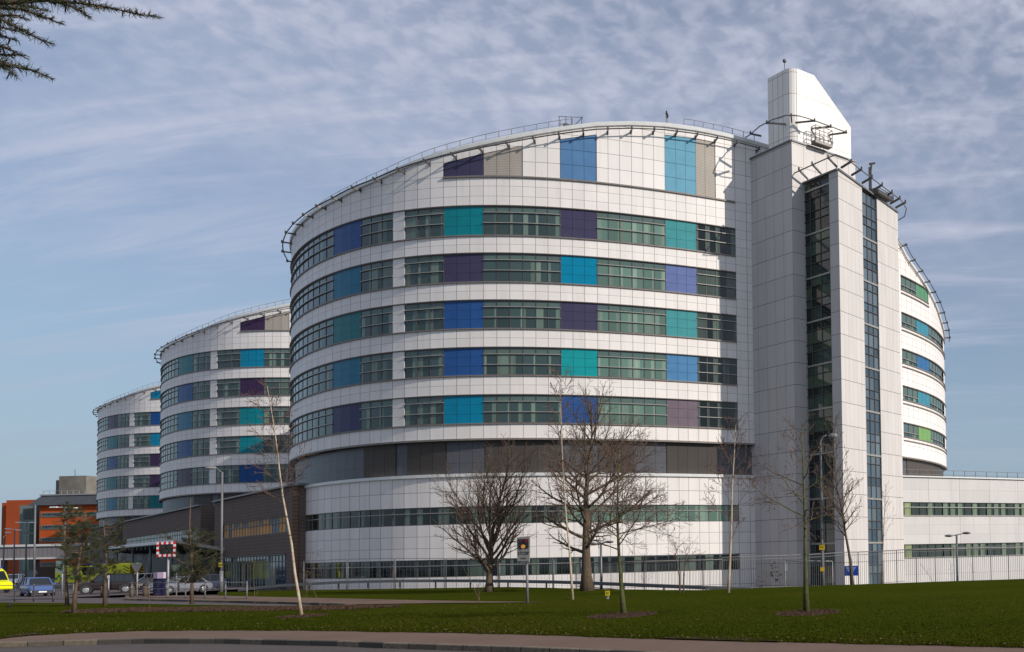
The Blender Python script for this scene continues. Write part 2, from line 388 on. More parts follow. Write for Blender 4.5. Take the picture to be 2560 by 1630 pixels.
def pane_cols(rng,style,right=0.0):
    """four strips across one pane: curtain, dark room or painted reflection"""
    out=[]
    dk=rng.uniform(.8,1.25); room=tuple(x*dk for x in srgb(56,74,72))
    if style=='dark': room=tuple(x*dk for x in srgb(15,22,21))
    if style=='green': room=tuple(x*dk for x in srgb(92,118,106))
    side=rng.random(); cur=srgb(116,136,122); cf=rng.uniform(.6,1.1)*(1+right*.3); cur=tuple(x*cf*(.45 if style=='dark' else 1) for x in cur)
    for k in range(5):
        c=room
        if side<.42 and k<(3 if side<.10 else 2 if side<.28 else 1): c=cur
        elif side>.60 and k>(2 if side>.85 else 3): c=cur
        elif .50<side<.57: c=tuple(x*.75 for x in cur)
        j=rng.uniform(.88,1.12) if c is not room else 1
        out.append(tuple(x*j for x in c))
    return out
def window(root,i0,i1,z0,z1,d,rng,style='room',right=0,trans=(.55,1.45),fin=.10,simplef=False,toplit=True):
    g=MB(); H=z1-z0
    for i in range(i0,i1):
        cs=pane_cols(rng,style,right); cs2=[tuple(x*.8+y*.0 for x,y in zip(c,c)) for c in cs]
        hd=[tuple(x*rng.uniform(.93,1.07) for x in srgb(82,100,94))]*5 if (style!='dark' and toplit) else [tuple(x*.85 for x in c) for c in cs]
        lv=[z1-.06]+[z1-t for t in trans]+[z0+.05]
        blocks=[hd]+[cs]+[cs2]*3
        for k in range(len(lv)-1):
            bc=blocks[min(k,4)]
            for q in range(5):
                a=dpt(i+q/5,-.07,d); b=dpt(i+(q+1)/5,-.07,d)
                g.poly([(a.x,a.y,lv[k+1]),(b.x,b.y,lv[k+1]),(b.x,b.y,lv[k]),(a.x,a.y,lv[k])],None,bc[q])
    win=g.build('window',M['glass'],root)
    f=MB()
    for i in range(i0,i1+1):
        a=dpt(i,-.06,d); b=dpt(i,-.03,d); t=(dpt(i+.03,-.1,d)-dpt(i-.03,-.1,d)); t.normalize(); t*=.028
        f.hexa([(a.x-t.x,a.y-t.y,z0),(b.x-t.x,b.y-t.y,z0),(b.x+t.x,b.y+t.y,z0),(a.x+t.x,a.y+t.y,z0)],[(a.x-t.x,a.y-t.y,z1),(b.x-t.x,b.y-t.y,z1),(b.x+t.x,b.y+t.y,z1),(a.x+t.x,a.y+t.y,z1)])
    for t in (0,H-.05): band(f,i0,i1,z1-t-.05,z1-t,-.06,-.02,d)
    for t in trans: band(f,i0,i1,z1-t-.03,z1-t+.03,-.06,fin*.6,d,1)
    f.build('frame',[M['frame'],M['transom']],win)
    return win
def cpanel(root,i0,i1,z0,z1,d,col,rows=3,off=-.05,mat='panel',rowh=None):
    g=MB(); strip(g,i0,i1,z0,z1,off,rows,PAN[col] if isinstance(col,str) else col,d,rowh=rowh,v0=z0 if rowh else 0); return g.build('coloured_panel' if mat=='panel' else 'louvre',M[mat],root)
SEG=[(-4,6,'w'),(6,9,0),(9,12,'w'),(13,16,'w'),(16,19,1),(19,25,'w'),(25,28,2),(28,34,'w'),(34,37,3),(37,41,'w')]
def solid(mb,i0,i1,z0,z1,o0,o1,d):
    band(mb,i0,i1,z0,z1,o0,o1,d)
def drum(shift,label,cols,topcols,last,right=False,lower=False,seed=1):
    rng=random.Random(seed); d=V((shift[0],shift[1],0))
    root=thing('ward_block',label,'hospital building',(DCX+d.x,DCY+d.y,0),0,'curved white ward blocks standing in a row')
    wl=MB()
    def W(i0,i1,z0,z1,**k):
        t0=(lambda i:min(z0(i) if callable(z0) else z0,topz(i))); t1=(lambda i:min(z1(i) if callable(z1) else z1,topz(i)))
        strip(wl,i0,i1,t0,t1,d=d,**k)
    LB=62
    # lower walls
    if lower:
        s0,s1=1,44
        W(s0,s1,-2,.64,rows=2); W(s0,s1,2.09,5.06,rows=3); W(s0,s1,6.55,9.1,rows=2)
        for z0,z1 in LROWS:
            W(s0,2,z0,z1); W(41,s1,z0,z1)
            ring(wl,2,41,z1,-.2,0,d,False); ring(wl,2,41,z0,0,-.2,d,True)
    else: W(C0,60,-2,9.1,rows=6)
    W(C0,CEND,12.3,13.63,rows=1)
    zs=[13.63]
    for r,(z0,z1) in enumerate(WROWS[::-1]):
        ri=4-r; nz=WROWS[ri-1][0] if ri>0 else 34.95
        W(C0,CEND,z1,nz,rows=2 if ri else 3)
        W(C0,-4,z0,z1,rows=3); W(12,13,z0,z1,rows=3)
        if right:
            W(41,61,z0,z1,rows=3); e=67 if ri==0 else 73; zb_=z1-1.45
            W(e,CEND,z0,z1,rows=3); W(61,e,z0,zb_,rows=1)
            ring(wl,61,e,z1,-.2,0,d,False); ring(wl,61,e,zb_,0,-.2,d,True)
        else: W(last,CEND,z0,z1,rows=3)
        ring(wl,-4,41,z1,-.2,0,d,False); ring(wl,-4,41,z0,0,-.2,d,True)
        for cidx in (-4,12,13,41):
            a,b=dpt(cidx,-.2,d),dpt(cidx,0,d); wl.poly([(a.x,a.y,z0),(b.x,b.y,z0),(b.x,b.y,z1),(a.x,a.y,z1)])
    # top plant storey, its panels cut out of the wall
    pz=lambda i: max(topz(i)-1.0,35.0)
    for a,b in ((C0,16),(22,25),(28,34),(39,56)): W(a,b,34.95,topz,rowh=1.32,v0=34.95)
    for a,b in ((16,22),(25,28),(34,39)): W(a,b,pz,topz,rowh=1.32,v0=34.95)
    W(56,CEND,34.95,lambda i:max(topz(i),34.95),rowh=1.32,v0=34.95)
    # parts of the far rim that dip below the plant storey floor
    ring(wl,C0,CEND,lambda i:topz(i),0,-.6,d,True)
    wl.build('wall',M['white'],root)
    # fascia: pale rounded gutter on the rim
    fa=MB()
    for i in range(C0,CEND):
        for (o0,h0,o1,h1) in ((.0,-.34,.16,-.30),(.16,-.30,.20,-.02),(.20,-.02,.1,.07),(.1,.07,-.5,.10)):
            a,b,c,e=dpt(i,o0,d),dpt(i+1,o0,d),dpt(i+1,o1,d),dpt(i,o1,d)
            fa.poly([(a.x,a.y,topz(i)+h0),(b.x,b.y,topz(i+1)+h0),(c.x,c.y,topz(i+1)+h1),(e.x,e.y,topz(i)+h1)],None,None,0)
    fa.build('roof_fascia',M['cornice'],root)
    rf=MB(); cz=33.5
    for i in range(C0,CEND):
        a,b=dpt(i,-.5,d),dpt(i+1,-.5,d); c,e=dpt(i+1,-9,d),dpt(i,-9,d)
        rf.poly([(a.x,a.y,topz(i)),(b.x,b.y,topz(i+1)),(c.x,c.y,(topz(i+1)+cz)/2),(e.x,e.y,(topz(i)+cz)/2)])
        rf.poly([(e.x,e.y,(topz(i)+cz)/2),(c.x,c.y,(topz(i+1)+cz)/2),(DCX+d.x,DCY+d.y,cz)])
    rf.build('roof',M['roof'],root)
    gb=MB(); g2=[]
    strip(gb,C0,60,9.3,12.3,-.4,rows=3,d=d); strip(gb,60,CEND,9.3,12.3,-.4,rows=3,d=d); ring(gb,C0,CEND,12.3,-.4,0,d,False)
    gb.build('grey_storey',M['band_grey'],root)
    for a,b in ((9,12),(13,16),(19,25),(28,31),(34,39)):
        if a<last: cpanel(root,a,b,9.34,12.2,d,None,rows=2,off=-.34,mat='louvre_dark')
    if right: cpanel(root,62,72,9.34,12.2,d,None,rows=2,off=-.34,mat='louvre_dark')
    co=MB(); band(co,(1 if lower else C0),44 if lower else 60,9.08,9.34,-.4,.16,d); co.build('cornice',M['cornice'],root)
    # windows and coloured glass
    for ri,(z0,z1) in enumerate(WROWS):
        for (a,b,k) in SEG:
            if a>=last: continue
            if k=='w':
                st='dark' if a>=37 else ('green' if a==28 else 'room')  # bright bay: its greenish reflection is put into the pane colours
                window(root,a,b,z0,z1,d,rng,st,right=1 if a==28 else 0)
            else: cpanel(root,a,b,z0,z1,d,cols[ri][k])
        e=min(41,last+4)
        lg=MB(); band(lg,-5,e,z0-.11,z0-.01,0,.11,d); lg.build('sill_ledge',M['ledge'],root)
        lg=MB(); band(lg,-5,e,z1+.02,z1+.08,0,.10,d); lg.build('head_ledge',M['ledge'],root)
        if right:
            sg=[(61,64,'w'),(64,67,4),(67,72,'w')] if ri else [(61,64,'w'),(64,67,4)]
            z0=z1-1.45
            for (a,b,k) in sg:
                if k=='w': window(root,a,b,z0,z1,d,rng,'room',trans=(.98,),fin=.12)
                else: cpanel(root,a,b,z0,z1,d,['grass','sky','mid','sky','lime'][ri],rows=1)
            e=67 if ri==0 else 75
            for za_,zb_,o_ in ((z0-.11,z0-.01,.11),(z1+.02,z1+.10,.13),(z0-.50,z0-.40,.13)): lg=MB(); band(lg,61,e,za_,zb_,0,o_,d); lg.build('sill_ledge',M['ledge'],root)
    if lower:
        for r,(z0,z1) in enumerate(LROWS):
            for a,b in ((2,13),(13,25),(25,33),(33,41)):
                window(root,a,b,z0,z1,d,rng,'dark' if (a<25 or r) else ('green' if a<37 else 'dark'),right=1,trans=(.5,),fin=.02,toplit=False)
    lg=MB(); band(lg,16,41,34.82,34.95,0,.14,d); lg.build('ledge',M['ledge'],root)
    bt=MB(); band(bt,C0,75 if right else last+8,12.16,12.32,0,.12,d); bt.build('ledge',M['ledge'],root)
    for (a,b,c) in topcols:
        if a<last or right:
            if c=='L':
                g=MB(); strip(g,a,b,34.96,lambda i:topz(i)-1.0,-.05,d=d,rowh=1.32,v0=34.96); g.build('louvre',M['louvre_light'],root)
            else:
                g=MB(); strip(g,a,b,34.96,lambda i:topz(i)-1.0,-.05,col=PAN[c],d=d,rowh=1.32,v0=34.96); g.build('coloured_panel',M['panel'],root)
    # maintenance rail standing off the rim on brackets
    def gantry(i0,i1,step):
        pts=[]; i=i0
        while i<=i1+1e-6: q=dpt(i,.72,d); pts.append((q.x,q.y,railz(i))); i+=.5
        g=MB(); g.tube(pts,.055,6); rl=g.build('gantry_rail',M['steel_dark' if shift==(0,0) else 'steel'],root)
        i=i0
        while i<=i1:
            p=dpt(i,0,d); q=dpt(i,.82,d); z=railz(i)
            b=MB(); b.bar((p.x,p.y,z-.06),(q.x,q.y,z-.06),.10,.13); b.bar((q.x,q.y,z-.16),(q.x,q.y,z+.12),.11,.11); b.bar((p.x,p.y,z-.22),(p.x,p.y,z+.12),.16,.1); i+=step; b.build('bracket',M['steel_dark'],rl)
    gantry(C0,min(43,last+3),2)
    if right: gantry(58,76,1.55)
    hr=MB()
    def hand(i0,i1):
        pts=[]
        for i in range(i0,i1+1):
            q=dpt(i,-.5,d); z=topz(i); pts.append((q.x,q.y,z+.92)); hr.bar((q.x,q.y,z),(q.x,q.y,z+.92),.06,.06,mi=1)
        hr.tube(pts,.022,4); hr.tube([(x,y,z-.45) for x,y,z in pts],.012,4)
    hand(2,26) if right else hand(2,last+1)
    if right: hand(36,43)
    hr.build('roof_handrail',[M['steel'],M['steel_light']],root)
    return root
drum((0,0),'large curved white ward block with rows of coloured glass, nearest and tallest of the three',
 [['blue_d','teal','purple','tealg'],['azure_d','purple','azure','lav'],['green_d','blue','purple','tealg'],['azure_d','blue','tealc','blue_l'],['ink','azure','blue','mauve']],
 [(16,19,'purple'),(19,22,'L'),(25,28,'blue_top'),(34,37,'sky_top'),(37,39,'L')],41,right=True,lower=True,seed=3)
drum((-56.7,51.2),'middle curved white ward block, half hidden behind the nearest one',
 [['green_d','azure'],['blue_d','plum'],['azure_d','teal'],['blue_d','teal'],['plum','blue_d']],[(16,19,'plum'),(19,22,'L')],24,seed=5)
drum((-113.4,102.4),'farthest curved white ward block beside the orange building',
 [['plum','blue_d'],['green_d','azure'],['blue_d','plum'],['green_d','plum'],['azure_d','green_d']],[(16,19,'azure'),(19,22,'L')],20,seed=8)

# ================================================================== TOWERS
AD=V((-.763,.646,0)); AB=V((.72,.69,0)).normalized(); BB=V((.47,.883,0)).normalized()
PA=V((-14.5,83.55,0)); PB=V((-10.08,81.4,0))
def wface(mb,P,D,L,z0,z1,w=1.28,h=2.0,u0=0,mi=0,zt=None):
    """vertical rectangle with panel grid in uv; zt = height at far end"""
    Q=P+D*L; zt=z1 if zt is None else zt
    mb.poly([(P.x,P.y,z0),(Q.x,Q.y,z0),(Q.x,Q.y,zt),(P.x,P.y,z1)],[(u0,(z0-1.1)/h),(u0+L/w,(z0-1.1)/h),(u0+L/w,(zt-1.1)/h),(u0,(z1-1.1)/h)],None,mi)
lt=thing('lift_tower','tall white panelled lift tower with a slanting metal plant box on top','hospital building',PA)
ZA=39.3; LA=9.0; RA=7.2
m=MB(); PL=PA+AD*LA; PR=PA+AB*RA; PBk=PL+AB*RA
m2=MB()
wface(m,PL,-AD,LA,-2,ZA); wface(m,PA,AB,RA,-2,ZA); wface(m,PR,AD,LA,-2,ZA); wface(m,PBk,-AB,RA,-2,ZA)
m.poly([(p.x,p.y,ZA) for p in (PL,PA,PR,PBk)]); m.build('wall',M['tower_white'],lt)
m=MB()
for a,b in ((PL,PA),(PA,PR),(PR,PBk)): m.bar((a.x,a.y,ZA+.03),(b.x,b.y,ZA+.03),.22,.14)
m.build('parapet_cap',M['steel'],lt)
# plant box: rounded front corner, top sloping down behind
zc=46.35; O=PA+AB*.25+AD*.25
m=MB(); nseg=6; rr=.9; L1=3.35; L2=7.0
prof=[O+AD*L1]
cen=O+AD*rr+AB*rr
for k in range(nseg+1):
    t=k/nseg*PI/2; prof.append(cen-AB*rr*math.cos(t)-AD*rr*math.sin(t))
arc=[0]
for a,b in zip(prof,prof[1:]): arc.append(arc[-1]+(b-a).length)
for k in range(len(prof)-1):
    a,b=prof[k],prof[k+1]; n=1
    m.poly([(a.x,a.y,ZA),(b.x,b.y,ZA),(b.x,b.y,zc),(a.x,a.y,zc)],[(arc[k]/.72,ZA/2),(arc[k+1]/.72,ZA/2),(arc[k+1]/.72,zc/2),(arc[k]/.72,zc/2)],sm=k>0)
E0=prof[-1]; xs=[0,1.9-.25,L2-rr-.3]; zt=[zc,zc,42.7]
for k in range(2):
    a=E0+AB*xs[k]; b=E0+AB*xs[k+1]
    m.poly([(a.x,a.y,ZA),(b.x,b.y,ZA),(b.x,b.y,zt[k+1]),(a.x,a.y,zt[k])],[(10+xs[k]/.45,ZA/2),(10+xs[k+1]/.45,ZA/2),(10+xs[k+1]/.45,zt[k+1]/2),(10+xs[k]/.45,zt[k]/2)])
pb=E0+AB*xs[2]; pm=E0+AB*xs[1]; K=AD*(L1)
m.poly([(p.x,p.y,z) for p,z in ((pb,ZA),(pb+K,ZA),(pb+K,42.7),(pb,42.7))])
m.poly([(p.x,p.y,z) for p,z in ((pm,zc),(pb,42.7),(pb+K,42.7),(pm+K,zc))])
m.poly([(p.x,p.y,zc) for p in prof[:]+[pm,pm+K]])
m.poly([(p.x,p.y,z) for p,z in ((prof[0],ZA),(prof[0],zc),(pm+K,zc),(pb+K,42.7),(pb+K,ZA))])
m.build('plant_box',M['plant_metal'],lt)
m=MB(); q=O+AD*2.2+AB*1; m.tube([(q.x,q.y,zc),(q.x,q.y,zc+1.7)],.035,5); m.lathe((q.x,q.y,zc+1.6),[(.02,-.15),(.16,-.1),(.18,.08),(.05,.2)],8); m.build('lightning_mast',M['steel_dark'],lt)
def loop_rail(root,pts,z,brs,name='gantry_rail',r=.05,mt='steel',bz=0):
    g=MB(); g.tube([(p.x,p.y,z) for p in pts],r,6); rl=g.build(name,M[mt],root)
    for a,c in brs: b=MB(); b.bar((a.x,a.y,z-.12+bz),(c.x,c.y,z-.08),.12,.14); b.bar((c.x,c.y,z-.18),(c.x,c.y,z+.14),.13,.13); b.build('bracket',M['steel_dark'],rl)
zr=ZA+2.0; oo=1.25
pts=[PA+AD*8.2+AB*-.2, PA-AB*.55+AD*5.2, PA-AB*1.0+AD*3.2, PA-AB*1.05+AD*1.3, PA-AB*.75+AD*-.3, PA+AB*.15-AD*.95, PA+AB*1.3-AD*1.1, PA+AB*3.4-AD*1.1, PA+AB*5.4-AD*1.05]
loop_rail(lt,pts,zr,[(PA+AD*4.6+AB*.2,PA+AD*4.9-AB*.75),(PA+AD*1.0+AB*.2,PA+AD*2.0-AB*1.1),(PA+AB*.3+AD*.3,PA-AB*.45-AD*.6),(PA+AB*.6+AD*.2,PA+AB*1.6-AD*1.2),(PA+AB*2.4+AD*.2,PA+AB*3.4-AD*1.2),(PA+AB*4.4+AD*.2,PA+AB*5.2-AD*1.15)])
# a bent steel arm at the junction with the drum
m=MB(); a=PA+AD*6.6+AB*.3; m.bar((a.x,a.y,ZA-.9),(a.x,a.y,ZA+1.0),.2,.25); b=a+AD*1.6; m.bar((a.x,a.y,ZA+.9),(b.x,b.y,ZA+1.15),.2,.28); m.bar((a.x,a.y,ZA-.1),(b.x,b.y,ZA+1.05),.14,.14); m.build('davit_arm',M['steel_dark'],lt)

st=thing('glazed_stair_tower','white front stair tower with a tall dark glazed strip on each visible face','hospital building',PB)
ZB=atY(2094,424,PB.y).z; SB=5.2; RB=9.9; zend=atY(2249,532,(PB+BB*RB).y).z
gl0,gl1=1.22,SB-.08      # glass strip on left face, measured from the corner
gr0,gr1=3.75,6.2        # on right face
m=MB()
wface(m,PB+AD*gl0,-AD,gl0,-2,ZB,w=3,h=2); wface(m,PB+AD*(SB+.6),-AD,SB+.6-gl1,-2,ZB,w=3)
zl=lambda t: ZB+(zend-ZB)*t/RB
wface(m,PB,BB,gr0,-2,ZB,w=.62,h=2,zt=zl(gr0)); wface(m,PB+BB*gr1,BB,RB-gr1,-2,zl(gr1),w=.62,h=2,zt=zend)
q0=PB+BB*RB; q1=q0+AD*5.2; q2=PB+AD*5.1
wface(m,q0,AD,5.2,-2,zend); wface(m,q1,-BB,RB,-2,zend,zt=ZB)
m.poly([(PB.x,PB.y,ZB),(q0.x,q0.y,zend),(q1.x,q1.y,zend),(q2.x,q2.y,ZB)])
# reveals of both strips
for P,D,t0,t1,nn in ((PB,AD,gl0,gl1,BB),(PB,BB,gr0,gr1,AD)):
    for t in (t0,t1):
        a=P+D*t; b=a+nn*.3; zt_=ZB if D is AD else zl(t); m.poly([(a.x,a.y,-2),(b.x,b.y,-2),(b.x,b.y,zt_),(a.x,a.y,zt_)])
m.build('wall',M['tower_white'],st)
rng=random.Random(4)
def tallglass(P,D,nn,t0,t1,z0,z1,nc,name,pal,h=2.0,zf=None):
    g=MB(); f=MB(); z=z0; k=0; a0=P+D*t0+nn*.15; w_=(t1-t0)/nc
    lev=[]
    while z<z1-.2: lev.append(z); z+=(1.25,.75,1.2,.8)[k%4]*h/2*1.0; k+=1
    lev.append(z1)
    for r,(za,zb) in enumerate(zip(lev,lev[1:])):
        rowc=rng.choice(pal)
        for c in range(nc):
            a=a0+D*(w_*c); b=a0+D*(w_*(c+1)); cc=rng.choice(pal) if rng.random()<.45 else rowc; s=rng.uniform(.8,1.2)
            g.poly([(a.x,a.y,za),(b.x,b.y,za),(b.x,b.y,zb),(a.x,a.y,zb)],None,tuple(x*s for x in cc))
        a=a0-nn*.05; b=a+D*(t1-t0); big=(r%4==0)
        f.bar((a.x,a.y,za),(b.x,b.y,za),.10,.16 if big else .06,mi=1 if big else 0)
    for c in range(nc+1):
        a=a0+D*(w_*c)-nn*.04; f.bar((a.x,a.y,z0),(a.x,a.y,z1),.06,.06)
    o=g.build('window',M['glass'],st); f.build('frame',[M['frame'],M['transom']],o)
tallglass(PB,AD,BB,gl0,gl1,-1.2,ZB-.25,3,'window',[srgb(26,34,34),srgb(40,52,50),srgb(58,72,66),srgb(70,84,66),srgb(20,24,24)])
tallglass(PB,BB,AD,gr0,gr1,-1.2,zl(4.5)-.3,3,'window',[srgb(70,84,96),srgb(84,96,104),srgb(92,104,112),srgb(62,76,86)])
m=MB()
a=PB+AD*SB; m.bar((a.x,a.y,ZB+.04),(PB.x,PB.y,ZB+.04),.25,.16); m.bar((PB.x,PB.y,ZB+.04),(q0.x,q0.y,zend+.04),.25,.16); m.build('parapet_cap',M['steel'],st)
# sloping gantry rail round the roof
def pz_(p,t): return (p.x,p.y,t)
g=MB(); off=.95
line=[(PB+AD*SB-BB*off,ZB+.75),(PB+AD*2.4-BB*off,ZB+.8),(PB-BB*off-AD*.55,ZB+.85),(PB-AD*off+BB*.3,ZB+.8)]
for t in (2,4,6,8,9.3): line.append((PB-AD*off+BB*t,zl(t)+.75))
line+=[(PB-AD*off*.8+BB*10.5,zend+.4),(PB-AD*.2+BB*10.9,zend-.1),(PB+AD*.5+BB*10.7,zend-.35)]
g.tube([pz_(p,z) for p,z in line],.055,6); rl=g.build('gantry_rail',M['steel'],st)
for t in (.6,2.2,3.9,5.6,7.3,8.7,9.7):
    b=MB(); p=PB+BB*t+AD*.1; q=PB-AD*(off+.15)+BB*(t+.15); b.bar(pz_(p,zl(t)+.45),pz_(q,zl(t)+.72),.15,.15)
    b.bar(pz_(q,zl(t)+.6),pz_(q,zl(t)+.95),.14,.14); b.build('bracket',M['steel_dark'],rl)
for t in (.1,2.2,4.0):
    b=MB(); p=PB+AD*t; q=PB+AD*(t+.2)-BB*(off+.15); b.bar(pz_(p,ZB+.25),pz_(q,ZB+.78),.14,.14); b.bar(pz_(q,ZB+.65),pz_(q,ZB+1.0),.14,.14); b.build('bracket',M['steel_dark'],rl)

# maintenance cradles and masts are things of their own
def cradle(name,label,c,D,L,w_,h_,mt='steel_dark'):
    o=thing(name,label,'maintenance cradle',c); N2=V((-D.y,D.x,0)); m=MB()
    a=c-D*L/2-N2*w_/2; 
    p=[a,a+D*L,a+D*L+N2*w_,a+N2*w_]
    m.hexa([(q.x,q.y,c.z) for q in p],[(q.x,q.y,c.z+.28) for q in p]); m.build('platform',M[mt],o)
    m=MB()
    for q in p+[(p[0]+p[1])/2,(p[2]+p[3])/2]: m.bar((q.x,q.y,c.z+.2),(q.x,q.y,c.z+h_),.05,.05)
    for z in (h_*.55,h_):
        for q,r in zip(p,p[1:]+p[:1]): m.bar((q.x,q.y,c.z+z),(r.x,r.y,c.z+z),.05,.05)
    m.build('guard_frame',M[mt],o); return o
cradle('maintenance_cradle','small metal cradle hanging beside the slanting plant box',V((*(PA+AB*2.9-AD*.55).xy,ZA+.15)),AB,1.9,.7,1.6)
cradle('maintenance_cradle','flat dark cradle resting on the sloping stair tower roof rail',V((*(PB+BB*6.9-AD*.2).xy,zl(6.9)+.25)),BB,2.6,.9,.45)
q=PB+BB*5.6+AD*.35; mast=thing('roof_davit','dark davit mast standing on the front stair tower roof','davit',V((q.x,q.y,zl(5.6))))
m=MB(); m.bar((q.x,q.y,zl(5.6)),(q.x,q.y,zl(5.6)+2.7),.28,.28); m.bar((q.x,q.y,zl(5.6)+2.0),(q.x+.15,q.y,zl(5.6)+3.1),.18,.18); m.build('mast',M['steel_dark'],mast)
m=MB(); m.bar((q.x-.1,q.y,zl(5.6)+3.05),(q.x+.5,q.y,zl(5.6)+3.12),.14,.14); m.box(q.x-.5,q.x+.5,q.y-.3,q.y+.3,zl(5.6),zl(5.6)+.3); m.build('base_and_arm',M['steel_dark'],mast)
# roof access frame on the big drum
c=dpt(25.6,-1.5); c.z=topz(25.6)+.05
o=thing('roof_access_frame','thin wire access frame on the curved roof rim of the nearest ward block','roof frame',c); m=MB()
for x in (-.9,-.3,.2,1.0): m.bar((c.x+x,c.y,c.z-.3),(c.x+x+(.15 if x>.5 else 0),c.y,c.z+1.55),.05,.05)
for z in (.8,1.5): m.bar((c.x-.95,c.y,c.z+z+.1),(c.x+1.2,c.y,c.z+z-.05),.04,.04)
m.bar((c.x+1.15,c.y,c.z+1.45),(c.x+.3,c.y,c.z+.6),.05,.05); m.box(c.x-.5,c.x-.1,c.y-.15,c.y+.15,c.z,c.z+.9); m.build('frame',M['steel'],o)

# ================================================================== LOW WING (right)
W0=V((*atY(2240,1192,90.6).xy,0)); W1=V((*atY(2760,1192,104.5).xy,0)); WD=(W1-W0).normalized(); WL=(W1-W0).length; WN=V((WD.y,-WD.x,0))
wz=lambda v,Y=91.0,u=2262: atY(u,v,Y).z
ztop=wz(1191)
wg=thing('low_wing','long low white panelled wing with two window strips right of the stair tower','hospital building',W0)
rows=[(wz(1288),wz(1255)),(wz(1394),wz(1361))]
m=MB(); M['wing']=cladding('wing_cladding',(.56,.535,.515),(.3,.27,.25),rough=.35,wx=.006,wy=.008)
def wf(z0,z1,n,o=0): 
    p=W0+WN*o; q=p+WD*WL; m.poly([(p.x,p.y,z0),(q.x,q.y,z0),(q.x,q.y,z1),(p.x,p.y,z1)],[(0,0),(WL/3.6,0),(WL/3.6,n),(0,n)])
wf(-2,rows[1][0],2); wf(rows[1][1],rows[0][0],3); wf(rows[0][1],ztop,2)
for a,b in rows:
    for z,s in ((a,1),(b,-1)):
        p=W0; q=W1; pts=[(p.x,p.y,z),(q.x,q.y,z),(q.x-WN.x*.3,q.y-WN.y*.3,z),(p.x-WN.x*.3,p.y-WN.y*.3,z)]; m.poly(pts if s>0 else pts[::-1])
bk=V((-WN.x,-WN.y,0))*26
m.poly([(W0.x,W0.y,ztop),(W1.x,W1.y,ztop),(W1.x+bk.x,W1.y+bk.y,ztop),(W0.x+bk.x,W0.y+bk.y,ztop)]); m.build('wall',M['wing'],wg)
m=MB(); p=W0+WN*.06; q=W1+WN*.06; m.bar((p.x,p.y,ztop+.03),(q.x,q.y,ztop+.03),.24,.12); m.build('cornice',M['cornice'],wg)
rng=random.Random(9)
for a,b in rows:
    k0=0
    for seg in range(5):
        g=MB(); f=MB(); n=6; wv=WL/30
        for i in range(k0,k0+n):
            bl=rng.random()<.55
            for q in range(3):
                P=W0+WD*(wv*(i+q/3))-WN*.15; Q=W0+WD*(wv*(i+(q+1)/3))-WN*.15
                base=srgb(112,130,110) if (bl and q<2) else srgb(56,70,66); s=rng.uniform(.8,1.15)
                if i<3 and bl: base=srgb(140,152,112)
                zm=a+(b-a)*.62
                g.poly([(P.x,P.y,a),(Q.x,Q.y,a),(Q.x,Q.y,zm),(P.x,P.y,zm)],None,tuple(x*s*.85 for x in base))
                g.poly([(P.x,P.y,zm),(Q.x,Q.y,zm),(Q.x,Q.y,b),(P.x,P.y,b)],None,tuple(x*s for x in base))
        for i in range(k0,k0+n+1):
            P=W0+WD*(wv*i)-WN*.1; f.bar((P.x,P.y,a),(P.x,P.y,b),.07,.07)
        P=W0+WD*(wv*k0)-WN*.08; Q=W0+WD*(wv*(k0+n))-WN*.08; zm=a+(b-a)*.62
        f.bar((P.x,P.y,zm),(Q.x,Q.y,zm),.08,.07,mi=1); P+=WN*.12; Q+=WN*.12; f.bar((P.x,P.y,a-.03),(Q.x,Q.y,a-.03),.12,.06,mi=1)
        o=g.build('window',M['glass'],wg); f.build('frame',[M['frame'],M['transom']],o); k0+=n
m=MB(); o=-2.5; n=int(WL/1.35)
for k in range(n+1):
    P=W0+WD*(k*1.35)+WN*o
    m.bar((P.x,P.y,ztop),(P.x,P.y,ztop+.95),.05,.05)
for z in (.5,.95):
    P=W0+WN*o; Q=W1+WN*o; m.bar((P.x,P.y,ztop+z),(Q.x,Q.y,ztop+z),.045,.045)
m.build('roof_handrail',M['steel_dark'],wg)

